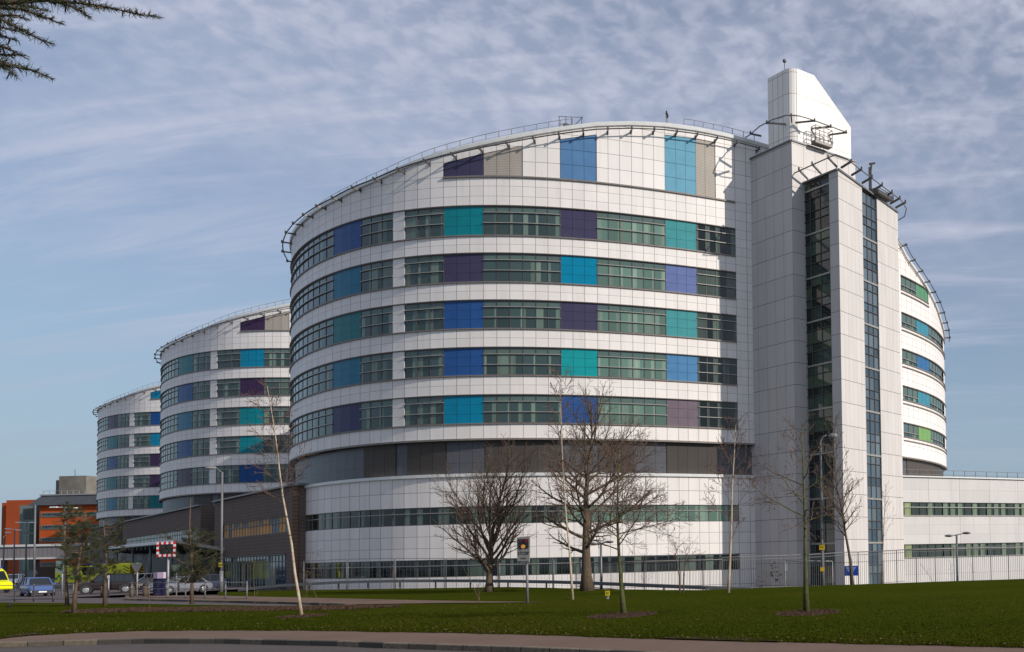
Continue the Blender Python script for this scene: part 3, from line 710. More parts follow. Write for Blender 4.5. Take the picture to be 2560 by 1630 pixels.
# ================================================================== BRICK ENTRANCE BUILDINGS
ROOFZ=9.3
BD=V((-56.7,51.2,0)).normalized(); BN=V((-BD.y,BD.x,0)); 
if BN.y>0: BN=-BN
def onroof(u,v): # point on the brick roof line plane z=ROOFZ
    return atz(u,v,ROOFZ)
def brickb(label,uR,vR,uL,vL,strip_=None,slot=None,glazed=False):
    PR=onroof(uR,vR); PR.z=0; PL_=onroof(uL,vL); PL_.z=0; D=(PL_-PR).normalized(); L=(PL_-PR).length; Nn=V((D.y,-D.x,0)); 
    if Nn.y>0: Nn=-Nn
    o=thing('brick_building',label,'brick building',PR)
    m=MB(); zt=ROOFZ
    zs=[-1.5,zt]
    wz0=wz1=None
    def at(u): # param along face for pixel column
        r=ray(u,1400); # solve CC.xy + k r.xy = PR + t D
        det=r.x*(-D.y)+r.y*D.x; k=(PR.x*(-D.y)+PR.y*D.x)/det; 
        X=V((r.x*k,r.y*k,0)); return (X-PR).dot(D),X
    segs=[]
    if strip_:
        (ua,ub,v_top,v_bot)=strip_
        ta,Xa=at(ua); tb,Xb=at(ub); z1=atY(ua,v_top,Xa.y).z; z0=atY(ua,v_bot,Xa.y).z; wz0,wz1=z0,z1
    def face(t0,t1,z0,z1):
        a=PR+D*t0; b=PR+D*t1
        m.poly([(b.x,b.y,z0),(a.x,a.y,z0),(a.x,a.y,z1),(b.x,b.y,z1)],[(t1,z0/.34),(t0,z0/.34),(t0,z1/.34),(t1,z1/.34)])
    gb=2.9 if glazed else -1.5
    if strip_:
        face(0,L,wz1,zt); face(0,ta,wz0,wz1); face(tb,L,wz0,wz1); face(0,L,gb,wz0)
    else: face(0,L,gb,zt)
    if glazed:
        ga,_=at(glazed[0]); gbx,_=at(glazed[1]); face(0,ga,-1.5,gb); 
        if gbx<L: face(gbx,L,-1.5,gb)
    # left and back sides, roof
    B=-Nn*22; a=PR; b=PR+D*L
    m.poly([(a.x,a.y,-1.5),(a.x+B.x,a.y+B.y,-1.5),(a.x+B.x,a.y+B.y,zt),(a.x,a.y,zt)],[(0,-4),(60,-4),(60,zt/.34),(0,zt/.34)])
    m.poly([(b.x+B.x,b.y+B.y,-1.5),(b.x,b.y,-1.5),(b.x,b.y,zt),(b.x+B.x,b.y+B.y,zt)],[(0,-4),(60,-4),(60,zt/.34),(0,zt/.34)])
    m.build('wall',M['brick'],o)
    m=MB(); m.poly([(p.x,p.y,zt-.1) for p in (a,b,b+B,a+B)]); m.build('roof',M['roof'],o)
    m=MB(); p=a+Nn*.08; q=b+Nn*.08; m.bar((p.x,p.y,zt+.05),(q.x,q.y,zt+.05),.4,.16); p=b; q=b+B; m.bar((p.x,p.y,zt+.05),(q.x,q.y,zt+.05),.4,.16); m.build('coping',M['coping'],o)
    if strip_:
        nP=max(8,int((tb-ta)/1.1)); rg=random.Random(int(uR)); g=MB(); f=MB(); zm=wz0+(wz1-wz0)*.62
        for i in range(nP):
            p=PR+D*(ta+(tb-ta)*i/nP)-Nn*.12; q=PR+D*(ta+(tb-ta)*(i+1)/nP)-Nn*.12
            fr=i/nP; wood=slot=='wood'
            if wood: c=srgb(196,134,48) if fr>.2 or .02<fr<.1 else srgb(96,112,116)
            else: c=srgb(120,132,136) if fr<.6 else srgb(150,140,112)
            s=rg.uniform(.75,1.15)
            if rg.random()<.18: c=srgb(70,62,48)
            g.poly([(q.x,q.y,wz0),(p.x,p.y,wz0),(p.x,p.y,zm),(q.x,q.y,zm)],None,tuple(x*s for x in c))
            c2=tuple(x*.8 for x in c) if rg.random()<(.75 if wood else .5) else srgb(90,84,74)
            g.poly([(q.x,q.y,zm),(p.x,p.y,zm),(p.x,p.y,wz1),(q.x,q.y,wz1)],None,tuple(x*s*.9 for x in c2))
            f.bar((p.x,p.y,wz0),(p.x,p.y,wz1),.05,.05)
        p=PR+D*ta-Nn*.08; q=PR+D*tb-Nn*.08
        for z in (wz0,zm,wz1): f.bar((p.x,p.y,z),(q.x,q.y,z),.1,.1)
        wo=g.build('window',M['tint'] if slot=='wood' else M['glass'],o); f.build('frame',M['frame'],wo)
    if glazed:
        g=MB(); f=MB(); n=34; rg=random.Random(2)
        for i in range(n):
            t0=ga+(gbx-ga)*i/n; t1=ga+(gbx-ga)*(i+1)/n; p=PR+D*t0-Nn*.5; q=PR+D*t1-Nn*.5
            fr=i/n
            c=srgb(22,66,96) if fr<.10 else (srgb(22,30,30) if fr<.14 else rg.choice([srgb(150,158,146),srgb(96,112,98),srgb(60,76,62),srgb(120,130,118),srgb(44,56,46)]))
            g.poly([(q.x,q.y,-1.2),(p.x,p.y,-1.2),(p.x,p.y,2.3),(q.x,q.y,2.3)],None,tuple(x*.8 for x in c)); g.poly([(q.x,q.y,2.3),(p.x,p.y,2.3),(p.x,p.y,2.95),(q.x,q.y,2.95)],None,srgb(20,26,30))
            f.bar((p.x,p.y,-1.2),(p.x,p.y,2.95),.07,.07,mi=1 if fr>.14 else 0)
        p=PR+D*ga-Nn*.46; q=PR+D*gbx-Nn*.46; f.bar((p.x,p.y,2.3),(q.x,q.y,2.3),.1,.1); f.bar((p.x,p.y,2.95),(q.x,q.y,2.95),1.1,.1)
        wo=g.build('shopfront_glazing',M['glass'],o); f.build('frame',[M['frame'],M['steel_light']],wo)
    return o,PR,D,L,Nn
b1,P1,D1,L1_,N1=brickb('brown brick entrance building joined to the nearest ward block, orange blinds in its window strip',731.4,1214,537,1255.5,strip_=(719,556,1288,1330),slot='wood',glazed=(716,483))
b2,P2,D2,L2_,N2_=brickb('brown brick building behind the entrance canopy, second along the row',502,1264,307.7,1306,strip_=(492,310,1320,1349),slot='x')
b3,P3,D3,L3_,N3=brickb('farthest and smallest looking brown brick building, left end of the row',291.7,1310,225,1323)
# warm brick pier and dark slot joining to the drum
o=thing('brick_pier','warm brick pier with a dark recessed strip between brick building and white wall','pier',P1)
m=MB(); a=atY(731.4,1214,P1.y); a.z=0; b=V((*atY(745.5,1216,P1.y+.25).xy,0)); c=V((*atY(760,1216,P1.y+1.6).xy,0))
m.poly([(a.x,a.y,-1.5),(b.x,b.y,-1.5),(b.x,b.y,ROOFZ),(a.x,a.y,ROOFZ)],[(0,-4),(1.4,-4),(1.4,27),(0,27)]); m.poly([(b.x,b.y,-1.5),(b.x,b.y+1.3,-1.5),(b.x,b.y+1.3,ROOFZ),(b.x,b.y,ROOFZ)],[(0,-4),(3,-4),(3,27),(0,27)])
m.poly([(a.x,a.y,ROOFZ),(b.x,b.y,ROOFZ),(b.x,b.y+2,ROOFZ),(a.x,a.y+2,ROOFZ)]); m.build('pier_face',M['brick_warm'],o)
m=MB(); m.poly([(b.x,b.y+1.2,-1.5),(c.x+.6,c.y+.3,-1.5),(c.x+.6,c.y+.3,ROOFZ-.1),(b.x,b.y+1.2,ROOFZ-.1)]); m.build('recess',M['slate'],o)
m=MB(); m.bar((a.x,a.y,ROOFZ+.12),(c.x+.3,c.y-.6,ROOFZ+.12),1.4,.22)
for k in range(4):
    x=a.x+(c.x-a.x)*k/3; m.bar((x,a.y+.3,ROOFZ),(x,a.y+.3,ROOFZ+1.3),.05,.05)
m.bar((a.x,a.y+.3,ROOFZ+1.3),(c.x,a.y+.3,ROOFZ+1.3),.05,.05); m.build('coping',M['coping'],o)
# link walls between the brick buildings, recess shade put into their near-black colour
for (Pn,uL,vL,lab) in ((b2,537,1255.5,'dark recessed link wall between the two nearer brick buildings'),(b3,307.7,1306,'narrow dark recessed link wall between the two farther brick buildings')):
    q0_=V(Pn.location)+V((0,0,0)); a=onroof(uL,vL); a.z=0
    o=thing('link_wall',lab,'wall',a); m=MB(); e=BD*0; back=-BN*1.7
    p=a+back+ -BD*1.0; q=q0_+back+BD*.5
    m.hexa([(p.x,p.y,-1.5),(q.x,q.y,-1.5),(q.x-BN.x,q.y-BN.y,-1.5),(p.x-BN.x,p.y-BN.y,-1.5)],[(p.x,p.y,8.9),(q.x,q.y,8.9),(q.x-BN.x,q.y-BN.y,8.9),(p.x-BN.x,p.y-BN.y,8.9)]); m.build('wall',M['recess_shade'],o)
# canopy
o=thing('entrance_canopy','flat projecting grey entrance canopy with ribbed dark underside on columns','canopy',atY(437,1350,98))
NW=atY(437,1351,100); RW=atY(562,1372,104); LW=atY(272,1368,136); d3=(RW-NW)+(LW-NW); FW2=NW+d3; FW2.z=(RW.z+LW.z)/2
m=MB(); th=V((0,0,.33)); m.hexa([NW-th,RW-th,FW2-th,LW-th],[NW,RW,FW2,LW]); m.build('roof_slab',M['steel_dark'],o)
m=MB(); 
for a,b in ((NW,RW),(NW,LW)): m.bar(a-V((0,0,.08)),b-V((0,0,.08)),.16,.34)
m.build('edge_beam',M['cornice'],o)
m=MB()
for k in range(1,16):
    t=k/16; a=NW+(LW-NW)*t-V((0,0,.55)); b=RW+(FW2-RW)*t-V((0,0,.55)); m.bar(a,b,.15,.35)
m.build('rib',M['slate'],o)
for t,s in ((.08,.08),(.35,.08),(.62,.08),(.9,.08),(.08,.85),(.5,.9)):
    a=NW+(LW-NW)*t+(RW-NW)*s; m=MB(); m.lathe((a.x,a.y,-.3),[(.12,0),(.12,a.z-.2)],8); m.build('column',M['steel'],o)
# dark entrance frontage under the canopy
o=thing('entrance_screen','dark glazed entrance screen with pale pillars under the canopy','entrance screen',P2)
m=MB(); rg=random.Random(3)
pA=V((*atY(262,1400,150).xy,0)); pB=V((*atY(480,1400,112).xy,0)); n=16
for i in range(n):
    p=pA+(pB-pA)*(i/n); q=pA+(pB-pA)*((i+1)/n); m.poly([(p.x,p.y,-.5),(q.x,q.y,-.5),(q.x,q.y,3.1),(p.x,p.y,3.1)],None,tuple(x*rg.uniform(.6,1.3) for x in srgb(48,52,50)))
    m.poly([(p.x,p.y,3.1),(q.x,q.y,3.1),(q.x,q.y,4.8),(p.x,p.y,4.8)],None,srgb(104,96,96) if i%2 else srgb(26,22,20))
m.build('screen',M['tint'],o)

# ================================================================== ORANGE BUILDING, BRIDGE, CONCRETE TOWER
Yo=236.0
def X_(u,Y=Yo): return atY(u,1400,Y).x
def Z_(v,u=150,Y=Yo): return atY(u,v,Y).z
ob=thing('orange_building','orange and red rendered building with dark top storey and ribbon windows','office building',V((X_(170),Yo,0)))
m=MB(); zr_=Z_(1263); xa,xb=X_(97),X_(290)
m.box(xa,xb,Yo,Yo+24,-1,zr_); m.build('wall',M['orange'],ob)
m=MB(); m.box(X_(13,262),X_(97,262),262,280,-1,Z_(1250,50,262)); m.box(X_(2,264),X_(13,264),264,280,-1,Z_(1257,8,264)); m.build('side_wall',M['redrender'],ob)
m=MB(); zt0=Z_(1263); zt1=Z_(1238)
m.hexa([(X_(76),Yo-1.0,zt0),(xb,Yo-1.0,zt0),(xb,Yo+24,zt0),(X_(76),Yo+24,zt0)],[(X_(95),Yo+.6,zt1),(xb,Yo+.6,zt1),(xb,Yo+24,zt1),(X_(95),Yo+24,zt1)]); m.build('top_storey',M['slate'],ob)
m=MB(); m.box(X_(93),xb,Yo+.3,Yo+24,zt1,zt1+.3)
for k in range(14): x=X_(96)+(xb-X_(96))*k/13; m.bar((x,Yo+1,zt1+.3),(x,Yo+1,zt1+1.2),.08,.08)
m.bar((X_(94),Yo+1,zt1+1.2),(xb,Yo+1,zt1+1.2),.08,.08); m.build('roof_edge',M['steel_light'],ob)
m=MB(); m.box(X_(88),X_(97)-.02,Yo+1.5,Yo+20,-1,zr_); m.build('recess',M['slate'],ob)
# stair bay
m=MB(); ba,bb=X_(47,Yo+4),X_(88,Yo+4); m.box(ba,bb,Yo+4,Yo+20,-1,Z_(1263,60,Yo+4)); bay=m.build('stair_bay',M['greengrey'],ob)
for v0,v1 in ((1271,1299),(1307,1330),(1335,1360),(1398,1426)):
    g=MB(); z0,z1=Z_(v1,60,Yo+4),Z_(v0,60,Yo+4)
    for i in range(3):
        for k in range(3):
            x0=ba+1+(bb-ba-1.6)*i/3; x1=ba+1+(bb-ba-1.6)*(i+1)/3; q0_=z0+(z1-z0)*k/3; q1_=z0+(z1-z0)*(k+1)/3
            g.poly([(x0+.06,Yo+3.9,q0_+.05),(x1-.06,Yo+3.9,q0_+.05),(x1-.06,Yo+3.9,q1_-.05),(x0+.06,Yo+3.9,q1_-.05)],None,srgb(110,138,120) if i<2 and v0>1300 else srgb(44,62,58))
    g.build('window',M['glass'],bay)
rg=random.Random(5)
for v0,v1 in ((1281,1292),(1312,1323),(1343,1354),(1405,1416)):
    for u0,u1 in ((102,157),(162,212),(218,262)):
        if v0>1400 and u0>110: continue
        x0,x1=X_(u0),X_(u1 if v0<1400 else 142); z0,z1=Z_(v1),Z_(v0); f=MB(); f.box(x0,x1,Yo-.12,Yo+.1,z0,z1); fo=f.build('window',M['greengrey'],ob)
        g=MB(); n=7
        for i in range(n):
            a=x0+.25+(x1-x0-.5)*i/n; b=x0+.25+(x1-x0-.5)*(i+1)/n; zm=z0+.2+(z1-z0-.4)*.5
            g.poly([(a+.05,Yo-.15,zm),(b-.05,Yo-.15,zm),(b-.05,Yo-.15,z1-.2),(a+.05,Yo-.15,z1-.2)],None,srgb(22,28,30))
            g.poly([(a+.05,Yo-.15,z0+.2),(b-.05,Yo-.15,z0+.2),(b-.05,Yo-.15,zm),(a+.05,Yo-.15,zm)],None,tuple(x*rg.uniform(.5,1.3) for x in srgb(72,84,82)))
        g.build('pane',M['glass'],fo)
m=MB(); m.box(X_(97)+.1,X_(160),Yo-.2,Yo+.1,-1,Z_(1417)); m.build('brick_plinth',M['brick_warm'],ob)
Yb=190.0; fb=thing('footbridge','covered pale ribbed footbridge crossing in front of the orange building','footbridge',V((X_(120,Yb),Yb,0)))
m=MB(); z0,z1=Z_(1394,100,Yb),Z_(1366,100,Yb); x0,x1=X_(-60,Yb),X_(265,Yb)
for y in (Yb,Yb+3.6):
    m.poly([(x0,y,z0),(x1,y,z0),(x1,y,z1),(x0,y,z1)],[(0,0),((x1-x0)/.9,0),((x1-x0)/.9,1),(0,1)])
m.poly([(x0,Yb,z0),(x1,Yb,z0),(x1,Yb+3.6,z0),(x0,Yb+3.6,z0)]); m.build('side_wall',M['bridge'],fb)
m=MB(); m.box(x0,x1,Yb-.25,Yb+3.9,z1,z1+.45); m.box(x0,x1,Yb-.15,Yb+3.8,z0-.3,z0); m.build('roof',M['cornice'],fb)
for u in (12,92,165,230): m=MB(); x=X_(u,Yb+1.8); m.box(x-.2,x+.2,Yb+1.4,Yb+2.2,-1,z0); m.build('column',M['steel'],fb)
Yt=305.0; ct=thing('concrete_tower','pale weathered concrete water tower block rising behind the orange building','tower',V((X_(170,Yt),Yt,0)))
m=MB(); xa_,xb_=X_(144,Yt),X_(212,Yt); zt_=Z_(1190,170,Yt); n=12
fr=[(xa_+(xb_-xa_)*k/n, Yt-.15*math.sin(PI*k/n)) for k in range(n+1)]
for (a,b),(c_,d_) in zip(fr,fr[1:]): m.poly([(a,b,-1),(c_,d_,-1),(c_,d_,zt_),(a,b,zt_)],sm=True)
m.poly([(a,b,zt_) for a,b in fr]+[(xb_,Yt+12,zt_),(xa_,Yt+12,zt_)]); m.box(xa_,xb_,Yt+.01,Yt+12,-1,zt_-.02); m.build('main_shaft',M['stone'],ct)
m=MB(); m.box(X_(129,Yt),xa_+.5,Yt+1,Yt+10,-1,Z_(1200,135,Yt)); m.build('side_shaft',M['stone'],ct)
m=MB(); m.bar((X_(170,Yt),Yt+2,zt_),(X_(169,Yt),Yt+2,zt_+2.4),.1,.1); m.build('aerial',M['steel_dark'],ct)
# ================================================================== GROUND
def curve(pts):
    def g(u):
        if u<=pts[0][0]: (a,p),(b,q)=pts[0],pts[1]
        elif u>=pts[-1][0]: (a,p),(b,q)=pts[-2],pts[-1]
        else:
            for (a,p),(b,q) in zip(pts,pts[1:]):
                if u<=b: break
        return p+(q-p)*(u-a)/(b-a)
    return g
kerbv=curve([(-700,1602),(-200,1607),(0,1606),(150,1602),(360,1597),(560,1597),(700,1600),(860,1603),(955,1607),(1300,1617),(1500,1625),(1850,1640),(2560,1672),(3300,1710)])
lawnf=curve([(-700,1640),(-60,1606),(28,1593),(78,1588),(188,1583.5),(360,1577),(700,1576),(1076,1581.5),(1300,1586),(1500,1593),(1850,1603),(2560,1619),(3300,1640)])
lawnb=curve([(-700,1500),(0,1507),(313,1510),(700,1516),(850,1516),(900,1512.5),(1050,1510.5),(1200,1509.2),(1360,1507.6)])
pathu=curve([(313,1490),(560,1491),(700,1494.5),(900,1499),(1050,1502.5),(1200,1505.3),(1360,1507.4)])
k2=curve([(313,1499),(700,1507.5),(870,1512.3)])
def gpt(u,v,dz=0): p=atz(u,v,0); p.z=gz(p.x,p.y)+dz; return p
def sheet(name,u0,u1,du,fa,fb,nt_,mat,dz=0,kind='structure',uvk=False,wob=0):
    m=MB(); rg=random.Random(1); cols=[]; u=u0
    us=[]
    while u<u1: us.append(u); u+=du
    us.append(u1)
    for u in us:
        a=fa(u); b=fb(u); 
        row=[]
        for k in range(nt_+1):
            t=k/nt_; p=a+(b-a)*t; p=V((p.x,p.y,gz(p.x,p.y)+dz)); row.append(p)
        cols.append(row)
    n0=0
    for r in cols: m.v.extend([tuple(p) for p in r])
    for i in range(len(cols)-1):
        for k in range(nt_):
            a=i*(nt_+1)+k; m.f.append((a,a+nt_+1,a+nt_+2,a+1)); m.uv.append(None); m.c.append(None); m.m.append(0); m.sm.append(True)
    o=m.build(name,mat,None,V((0,0,0))); o['kind']=kind; return o
F0=lambda c:(lambda u:gpt(u,c(u)))
# wide base sheet to the horizon
m=MB(); xs=[-2500,-900,-400,-200,-120]+[-90+4*k for k in range(36)]+[80,200,600,2500]; ys=[-60,-10,20,45]+[50+2.5*k for k in range(18)]+[110,150,220,400,900,2600]
for y in ys:
    for x in xs: m.v.append((x,y,gz(x,y)-.22))
nx=len(xs)
for j in range(len(ys)-1):
    for i in range(nx-1): a=j*nx+i; m.f.append((a,a+1,a+nx+1,a+nx)); m.uv.append(None); m.c.append(None); m.m.append(0); m.sm.append(True)
o=m.build('ground',M['road'],None,V((0,0,0))); o['kind']='structure'
# near road, kerb, pavement
rg=random.Random(12)
def wob(u,s,a): return a*(math.sin(u*.021*s)+math.sin(u*.047*s+1.3)+.6*math.sin(u*.11*s+2))/2.6
kf=lambda u: gpt(u,kerbv(u))
o=sheet('road',-700,3300,60,lambda u:V((kf(u).x*.5+(-8 if u<600 else 3),1.0,0)),lambda u:V((kf(u).x,kf(u).y,0)),4,M['road'],dz=-.13)
m=MB(); us=[-700+20*k for k in range(201)]; s=0; P=[kf(u) for u in us]
for a,b,c in zip(P,P[1:],P[2:]+[P[-1]]):
    L=(b-a).length; d=(b-a).normalized(); nn=V((-d.y,d.x,0)); 
    if nn.y<0: nn=-nn
    d2=(c-b).normalized() if (c-b).length>1e-6 else d; n2=V((-d2.y,d2.x,0)); 
    if n2.y<0: n2=-n2
    u0=s/.915; u1=(s+L)/.915; s+=L
    z=.004; fr=.018
    m.poly([(a.x,a.y,-.14),(b.x,b.y,-.14),(b.x,b.y,z-fr),(a.x,a.y,z-fr)],[(u0,0),(u1,0),(u1,.9),(u0,.9)])
    m.poly([(a.x,a.y,z-fr),(b.x,b.y,z-fr),(b.x+n2.x*fr,b.y+n2.y*fr,z),(a.x+nn.x*fr,a.y+nn.y*fr,z)],[(u0,.3),(u1,.3),(u1,.9),(u0,.9)])
    m.poly([(a.x+nn.x*fr,a.y+nn.y*fr,z),(b.x+n2.x*fr,b.y+n2.y*fr,z),(b.x+n2.x*.14,b.y+n2.y*.14,z),(a.x+nn.x*.14,a.y+nn.y*.14,z)],[(u0,.1),(u1,.1),(u1,.9),(u0,.9)])
o=m.build('kerb',M['kerb'],None,V((0,0,0))); o['kind']='structure'
def inset(p,dst=.12): return V((p.x,p.y+dst,0))
o=sheet('pavement',-700,3300,40,lambda u:inset(kf(u)),lambda u:gpt(u,lawnf(u)-1.5),3,M['path'],dz=-.002)
# lawns
o=sheet('lawn',-60,1360,12,lambda u:gpt(u,lawnf(u)+wob(u,1,1.1)),lambda u:gpt(u,lawnb(u)+wob(u,1.5,.35)),16,M['grass'],dz=.022)
o=sheet('lawn_bank',1360,3300,14,lambda u:gpt(u,lawnf(u)+wob(u,1,1.1)),lambda u:V((atY(u,1400,edgeY(atY(u,1400,56).x)+9).x,edgeY(atY(u,1400,56).x)+9,0)),40,M['grass'],dz=.022)
o=sheet('far_lawn',545,1362,12,lambda u:gpt(u,pathu(u)-.2),lambda u:V((atY(u,1400,edgeY(atY(u,1400,68).x)+(3 if u>640 else -1)).x,edgeY(atY(u,1400,68).x)+(3 if u>640 else -1),0)),26,M['grass'],dz=.024)
# side road, its kerb, and footpath
o=sheet('side_road',-700,880,30,lambda u:gpt(u,lawnb(u)+.6),lambda u:gpt(u,max(k2(u),1494) if u>313 else 1493),4,M['carpark'],dz=-.05)
m=MB(); us=[313+15*k for k in range(38)]; P=[gpt(u,k2(u)) for u in us]; s=0
for a,b in zip(P,P[1:]):
    L=(b-a).length; u0=s/.915; u1=(s+L)/.915; s+=L
    m.poly([(a.x,a.y,-.06),(b.x,b.y,-.06),(b.x,b.y,.06),(a.x,a.y,.06)],[(u0,.1),(u1,.1),(u1,.9),(u0,.9)]); m.poly([(a.x,a.y,.06),(b.x,b.y,.06),(b.x,b.y+.2,.06),(a.x,a.y+.2,.06)],[(u0,.1),(u1,.1),(u1,.9),(u0,.9)])
a=P[0]; m.poly([(a.x,a.y,-.06),(a.x,a.y,.06),(a.x-1,a.y+5,.06),(a.x-1,a.y+5,-.06)])
o=m.build('side_kerb',M['kerb'],None,V((0,0,0))); o['kind']='structure'
o=sheet('footpath',313,1362,15,lambda u:gpt(u,k2(u)-.5) if u<868 else gpt(u,lawnb(u)+.1),lambda u:gpt(u,pathu(u)+.1),2,M['path'],dz=.045)
# car park surface beyond
m=MB(); pts=[(-420,57),(-66.5,57),(-62,75),(-62,84),(-150,170),(-150,300),(-520,300)]
m.poly([(x,y,-.03) for x,y in pts]); o=m.build('car_park',M['carpark'],None,V((0,0,0))); o['kind']='structure'
# mulch beds
def disc(u,v,rx,ry,label=None):
    c=gpt(u,v); rg=random.Random(int(u)); m=MB(); n=40; top=[]; 
    ring_=[V((c.x+math.cos(2*PI*k/n)*rx*(1+rg.uniform(-.12,.1)),c.y+math.sin(2*PI*k/n)*ry*(1+rg.uniform(-.12,.1)),.024)) for k in range(n)]
    for k in range(n):
        a,b=ring_[k],ring_[(k+1)%n]; ma=c+(a-c)*.6; mb_=c+(b-c)*.6; ma.z=mb_.z=.06
        m.poly([a,b,mb_,ma],sm=True); m.poly([ma,mb_,(c.x,c.y,.08)],sm=True)
    for k in range(int(500*rx*ry)+150):
        t=rg.uniform(0,2*PI); q=math.sqrt(rg.random())*1.08; x=c.x+math.cos(t)*rx*q; y=c.y+math.sin(t)*ry*q; z=.04+.05*(1-min(q,1)); s_=rg.uniform(.02,.06); a=rg.uniform(0,PI)
        m.poly([(x-s_*math.cos(a),y-s_*math.sin(a),z),(x+s_*math.cos(a),y+s_*math.sin(a),z+rg.uniform(0,.03)),(x+.02,y+.02,z+s_)])
    o=m.build('mulch_bed',M['mulch'],None,V((0,0,0))); o['kind']='stuff'; return o
disc(1556,1541,.95,1.35); disc(2020,1535,.95,1.2); disc(755,1543,.62,.9)
m=MB(); rg=random.Random(77); A=[(150,1533),(350,1527),(600,1525),(850,1522),(1010,1518)]; cv=curve(A)
n=90
for k in range(n):
    u=150+860*k/n; u2=150+860*(k+1)/n; h=6.5*min(1,(k+1)/8,(n-k)/18)+rg.uniform(-.6,.6)
    a,b=gpt(u,cv(u)+h*.6),gpt(u2,cv(u2)+h*.6); c_,d_=gpt(u2,cv(u2)-h*.4),gpt(u,cv(u)-h*.4)
    m.poly([(a.x,a.y,.026),(b.x,b.y,.026),(c_.x,c_.y,.028),(d_.x,d_.y,.028)],sm=True)
for k in range(9000):
    u=rg.uniform(155,1000); h=7*min(1,(u-150)/80,(1005-u)/170); p=gpt(u,cv(u)+rg.uniform(-.5,.65)*h); s_=rg.uniform(.03,.09); a=rg.uniform(0,PI)
    m.poly([(p.x-s_*math.cos(a),p.y-s_*math.sin(a),.03),(p.x+s_*math.cos(a),p.y+s_*math.sin(a),.03+rg.uniform(0,.05)),(p.x+.02,p.y+.03,.05+s_)])
o=m.build('mulch_strip',M['mulch'],None,V((0,0,0))); o['kind']='stuff'
# grass blades standing on the lawns
m=MB(); rg=random.Random(31)
for k in range(80000):
    u=rg.uniform(-40,2620); 
    if rg.random()<.25: v=lawnf(u)+wob(u,1,1.1)-rg.uniform(-1.2,6)
    else:
        top=lawnb(u)+1 if u<1360 else 1490; v=top+(lawnf(u)-top)*rg.random()**.7
    p=gpt(u,v); 
    if 740<u<775 and 1537<v<1549: continue
    h=rg.uniform(.018,.045); a=rg.uniform(-.6,.6); wd=rg.uniform(.010,.022); dx,dy=math.cos(a)*wd,math.sin(a)*wd; lx,ly=rg.uniform(-.03,.03),rg.uniform(-.03,.03)
    m.poly([(p.x-dx,p.y-dy,p.z+.015),(p.x+dx,p.y+dy,p.z+.015),(p.x+lx,p.y+ly,p.z+.015+h)])
o=m.build('grass_blades',M['grass'],None,V((0,0,0))); o['kind']='stuff'

# ================================================================== TREES
class Tree:
    def __init__(s,seed): s.rg=random.Random(seed); s.trunk=MB(); s.limb=MB(); s.twig=MB(); s.tips=[]
    def grow(s,p,d,L,r,lvl,maxl,bend=.12,up=.15,dens=3.2,rat=.5,ang=38,minr=.006,wig=.16):
        rg=s.rg; n=max(3,int(L/.35)) if lvl<2 else 3; n=min(n,10); pts=[p.copy()]; dirs=[d.copy()]; q=p.copy(); dd=d.copy()
        for k in range(n):
            dd=(dd+V((rg.gauss(0,wig),rg.gauss(0,wig),rg.gauss(0,wig*.7)+up))*(.8 if lvl else .6)).normalized(); q=q+dd*(L/n); pts.append(q.copy()); dirs.append(dd.copy())
        rad=[max(minr,r*(1-.78*k/n)) for k in range(n+1)]
        (s.limb if lvl<=1 and r>.02 else s.twig).tube(pts,rad,5 if r>.03 else 3,cap=False)
        s.tips.append(pts[-1])
        if lvl>=maxl: return
        nc=max(2,int(L*dens*(1+.25*lvl)+.5)); nc=min(nc,14)
        az=rg.uniform(0,6.28)
        for c in range(nc):
            t=.22+.78*(c+rg.random()*.8)/nc; t=min(t,.98); k=min(n-1,int(t*n)); f=t*n-k; pp=pts[k].lerp(pts[k+1],f); dk=dirs[k+1]
            az+=2.4+rg.uniform(-.4,.4); a=dk.cross(V((0,0,1))); 
            if a.length<.1: a=V((1,0,0))
            a.normalize(); b=dk.cross(a).normalized(); g=math.radians(ang*rg.uniform(.7,1.35))
            nd=(dk*math.cos(g)+(a*math.cos(az)+b*math.sin(az))*math.sin(g)).normalized()
            LL=L*rat*(1.15-.65*t)*rg.uniform(.75,1.25)
            if LL<.10: continue
            s.grow(pp,nd,LL,max(minr,rad[k]*.6),lvl+1,maxl,bend,up*1.1,dens,rat,ang,minr,wig)
    def finish(s,name,label,base,bark,twig,group=None,leaf=None):
        o=thing(name,label,'tree',base,0,group)
        s.trunk.build('trunk',M[bark],o)
        if s.limb.v: s.limb.build('branches',M[bark],o)
        if s.twig.v: s.twig.build('crown_twigs',M[twig],o)
        if leaf:
            m=MB()
            for p in s.tips:
                if s.rg.random()<leaf[1]:
                    for q in range(leaf[2]):
                        c=p+V((s.rg.uniform(-.08,.08),s.rg.uniform(-.08,.08),s.rg.uniform(-.1,.03))); a=V((s.rg.uniform(-1,1),s.rg.uniform(-1,1),s.rg.uniform(-1,1))).normalized()*leaf[3]; b=V((s.rg.uniform(-1,1),s.rg.uniform(-1,1),s.rg.uniform(-1,1))).normalized()*leaf[3]*.6
                        m.poly([c-a,c+b,c+a,c-b])
            m.build('leaves',M[leaf[0]],o)
        return o
def stem(t,pts,r0,r1,n=9,flare=1.35):
    k=len(pts); rad=[r0+(r1-r0)*(i/(k-1))**.85 for i in range(k)]; rad[0]*=flare; t.trunk.tube([V(p) for p in pts],rad,n)
    return pts,rad
def along(pts,t):
    k=len(pts)-1; i=min(k-1,int(t*k)); return V(pts[i]).lerp(V(pts[i+1]),t*k-i), (V(pts[i+1])-V(pts[i])).normalized()
def wobstem(b,H,rg,amp,n=12,lean=(0,0)):
    return [V((b.x+amp*math.sin(k*1.1+rg.random())*(k/n)+lean[0]*k/n, b.y+amp*math.cos(k*.9)*(k/n)*.6+lean[1]*k/n, b.z-.1+(H+.1)*k/n)) for k in range(n+1)]
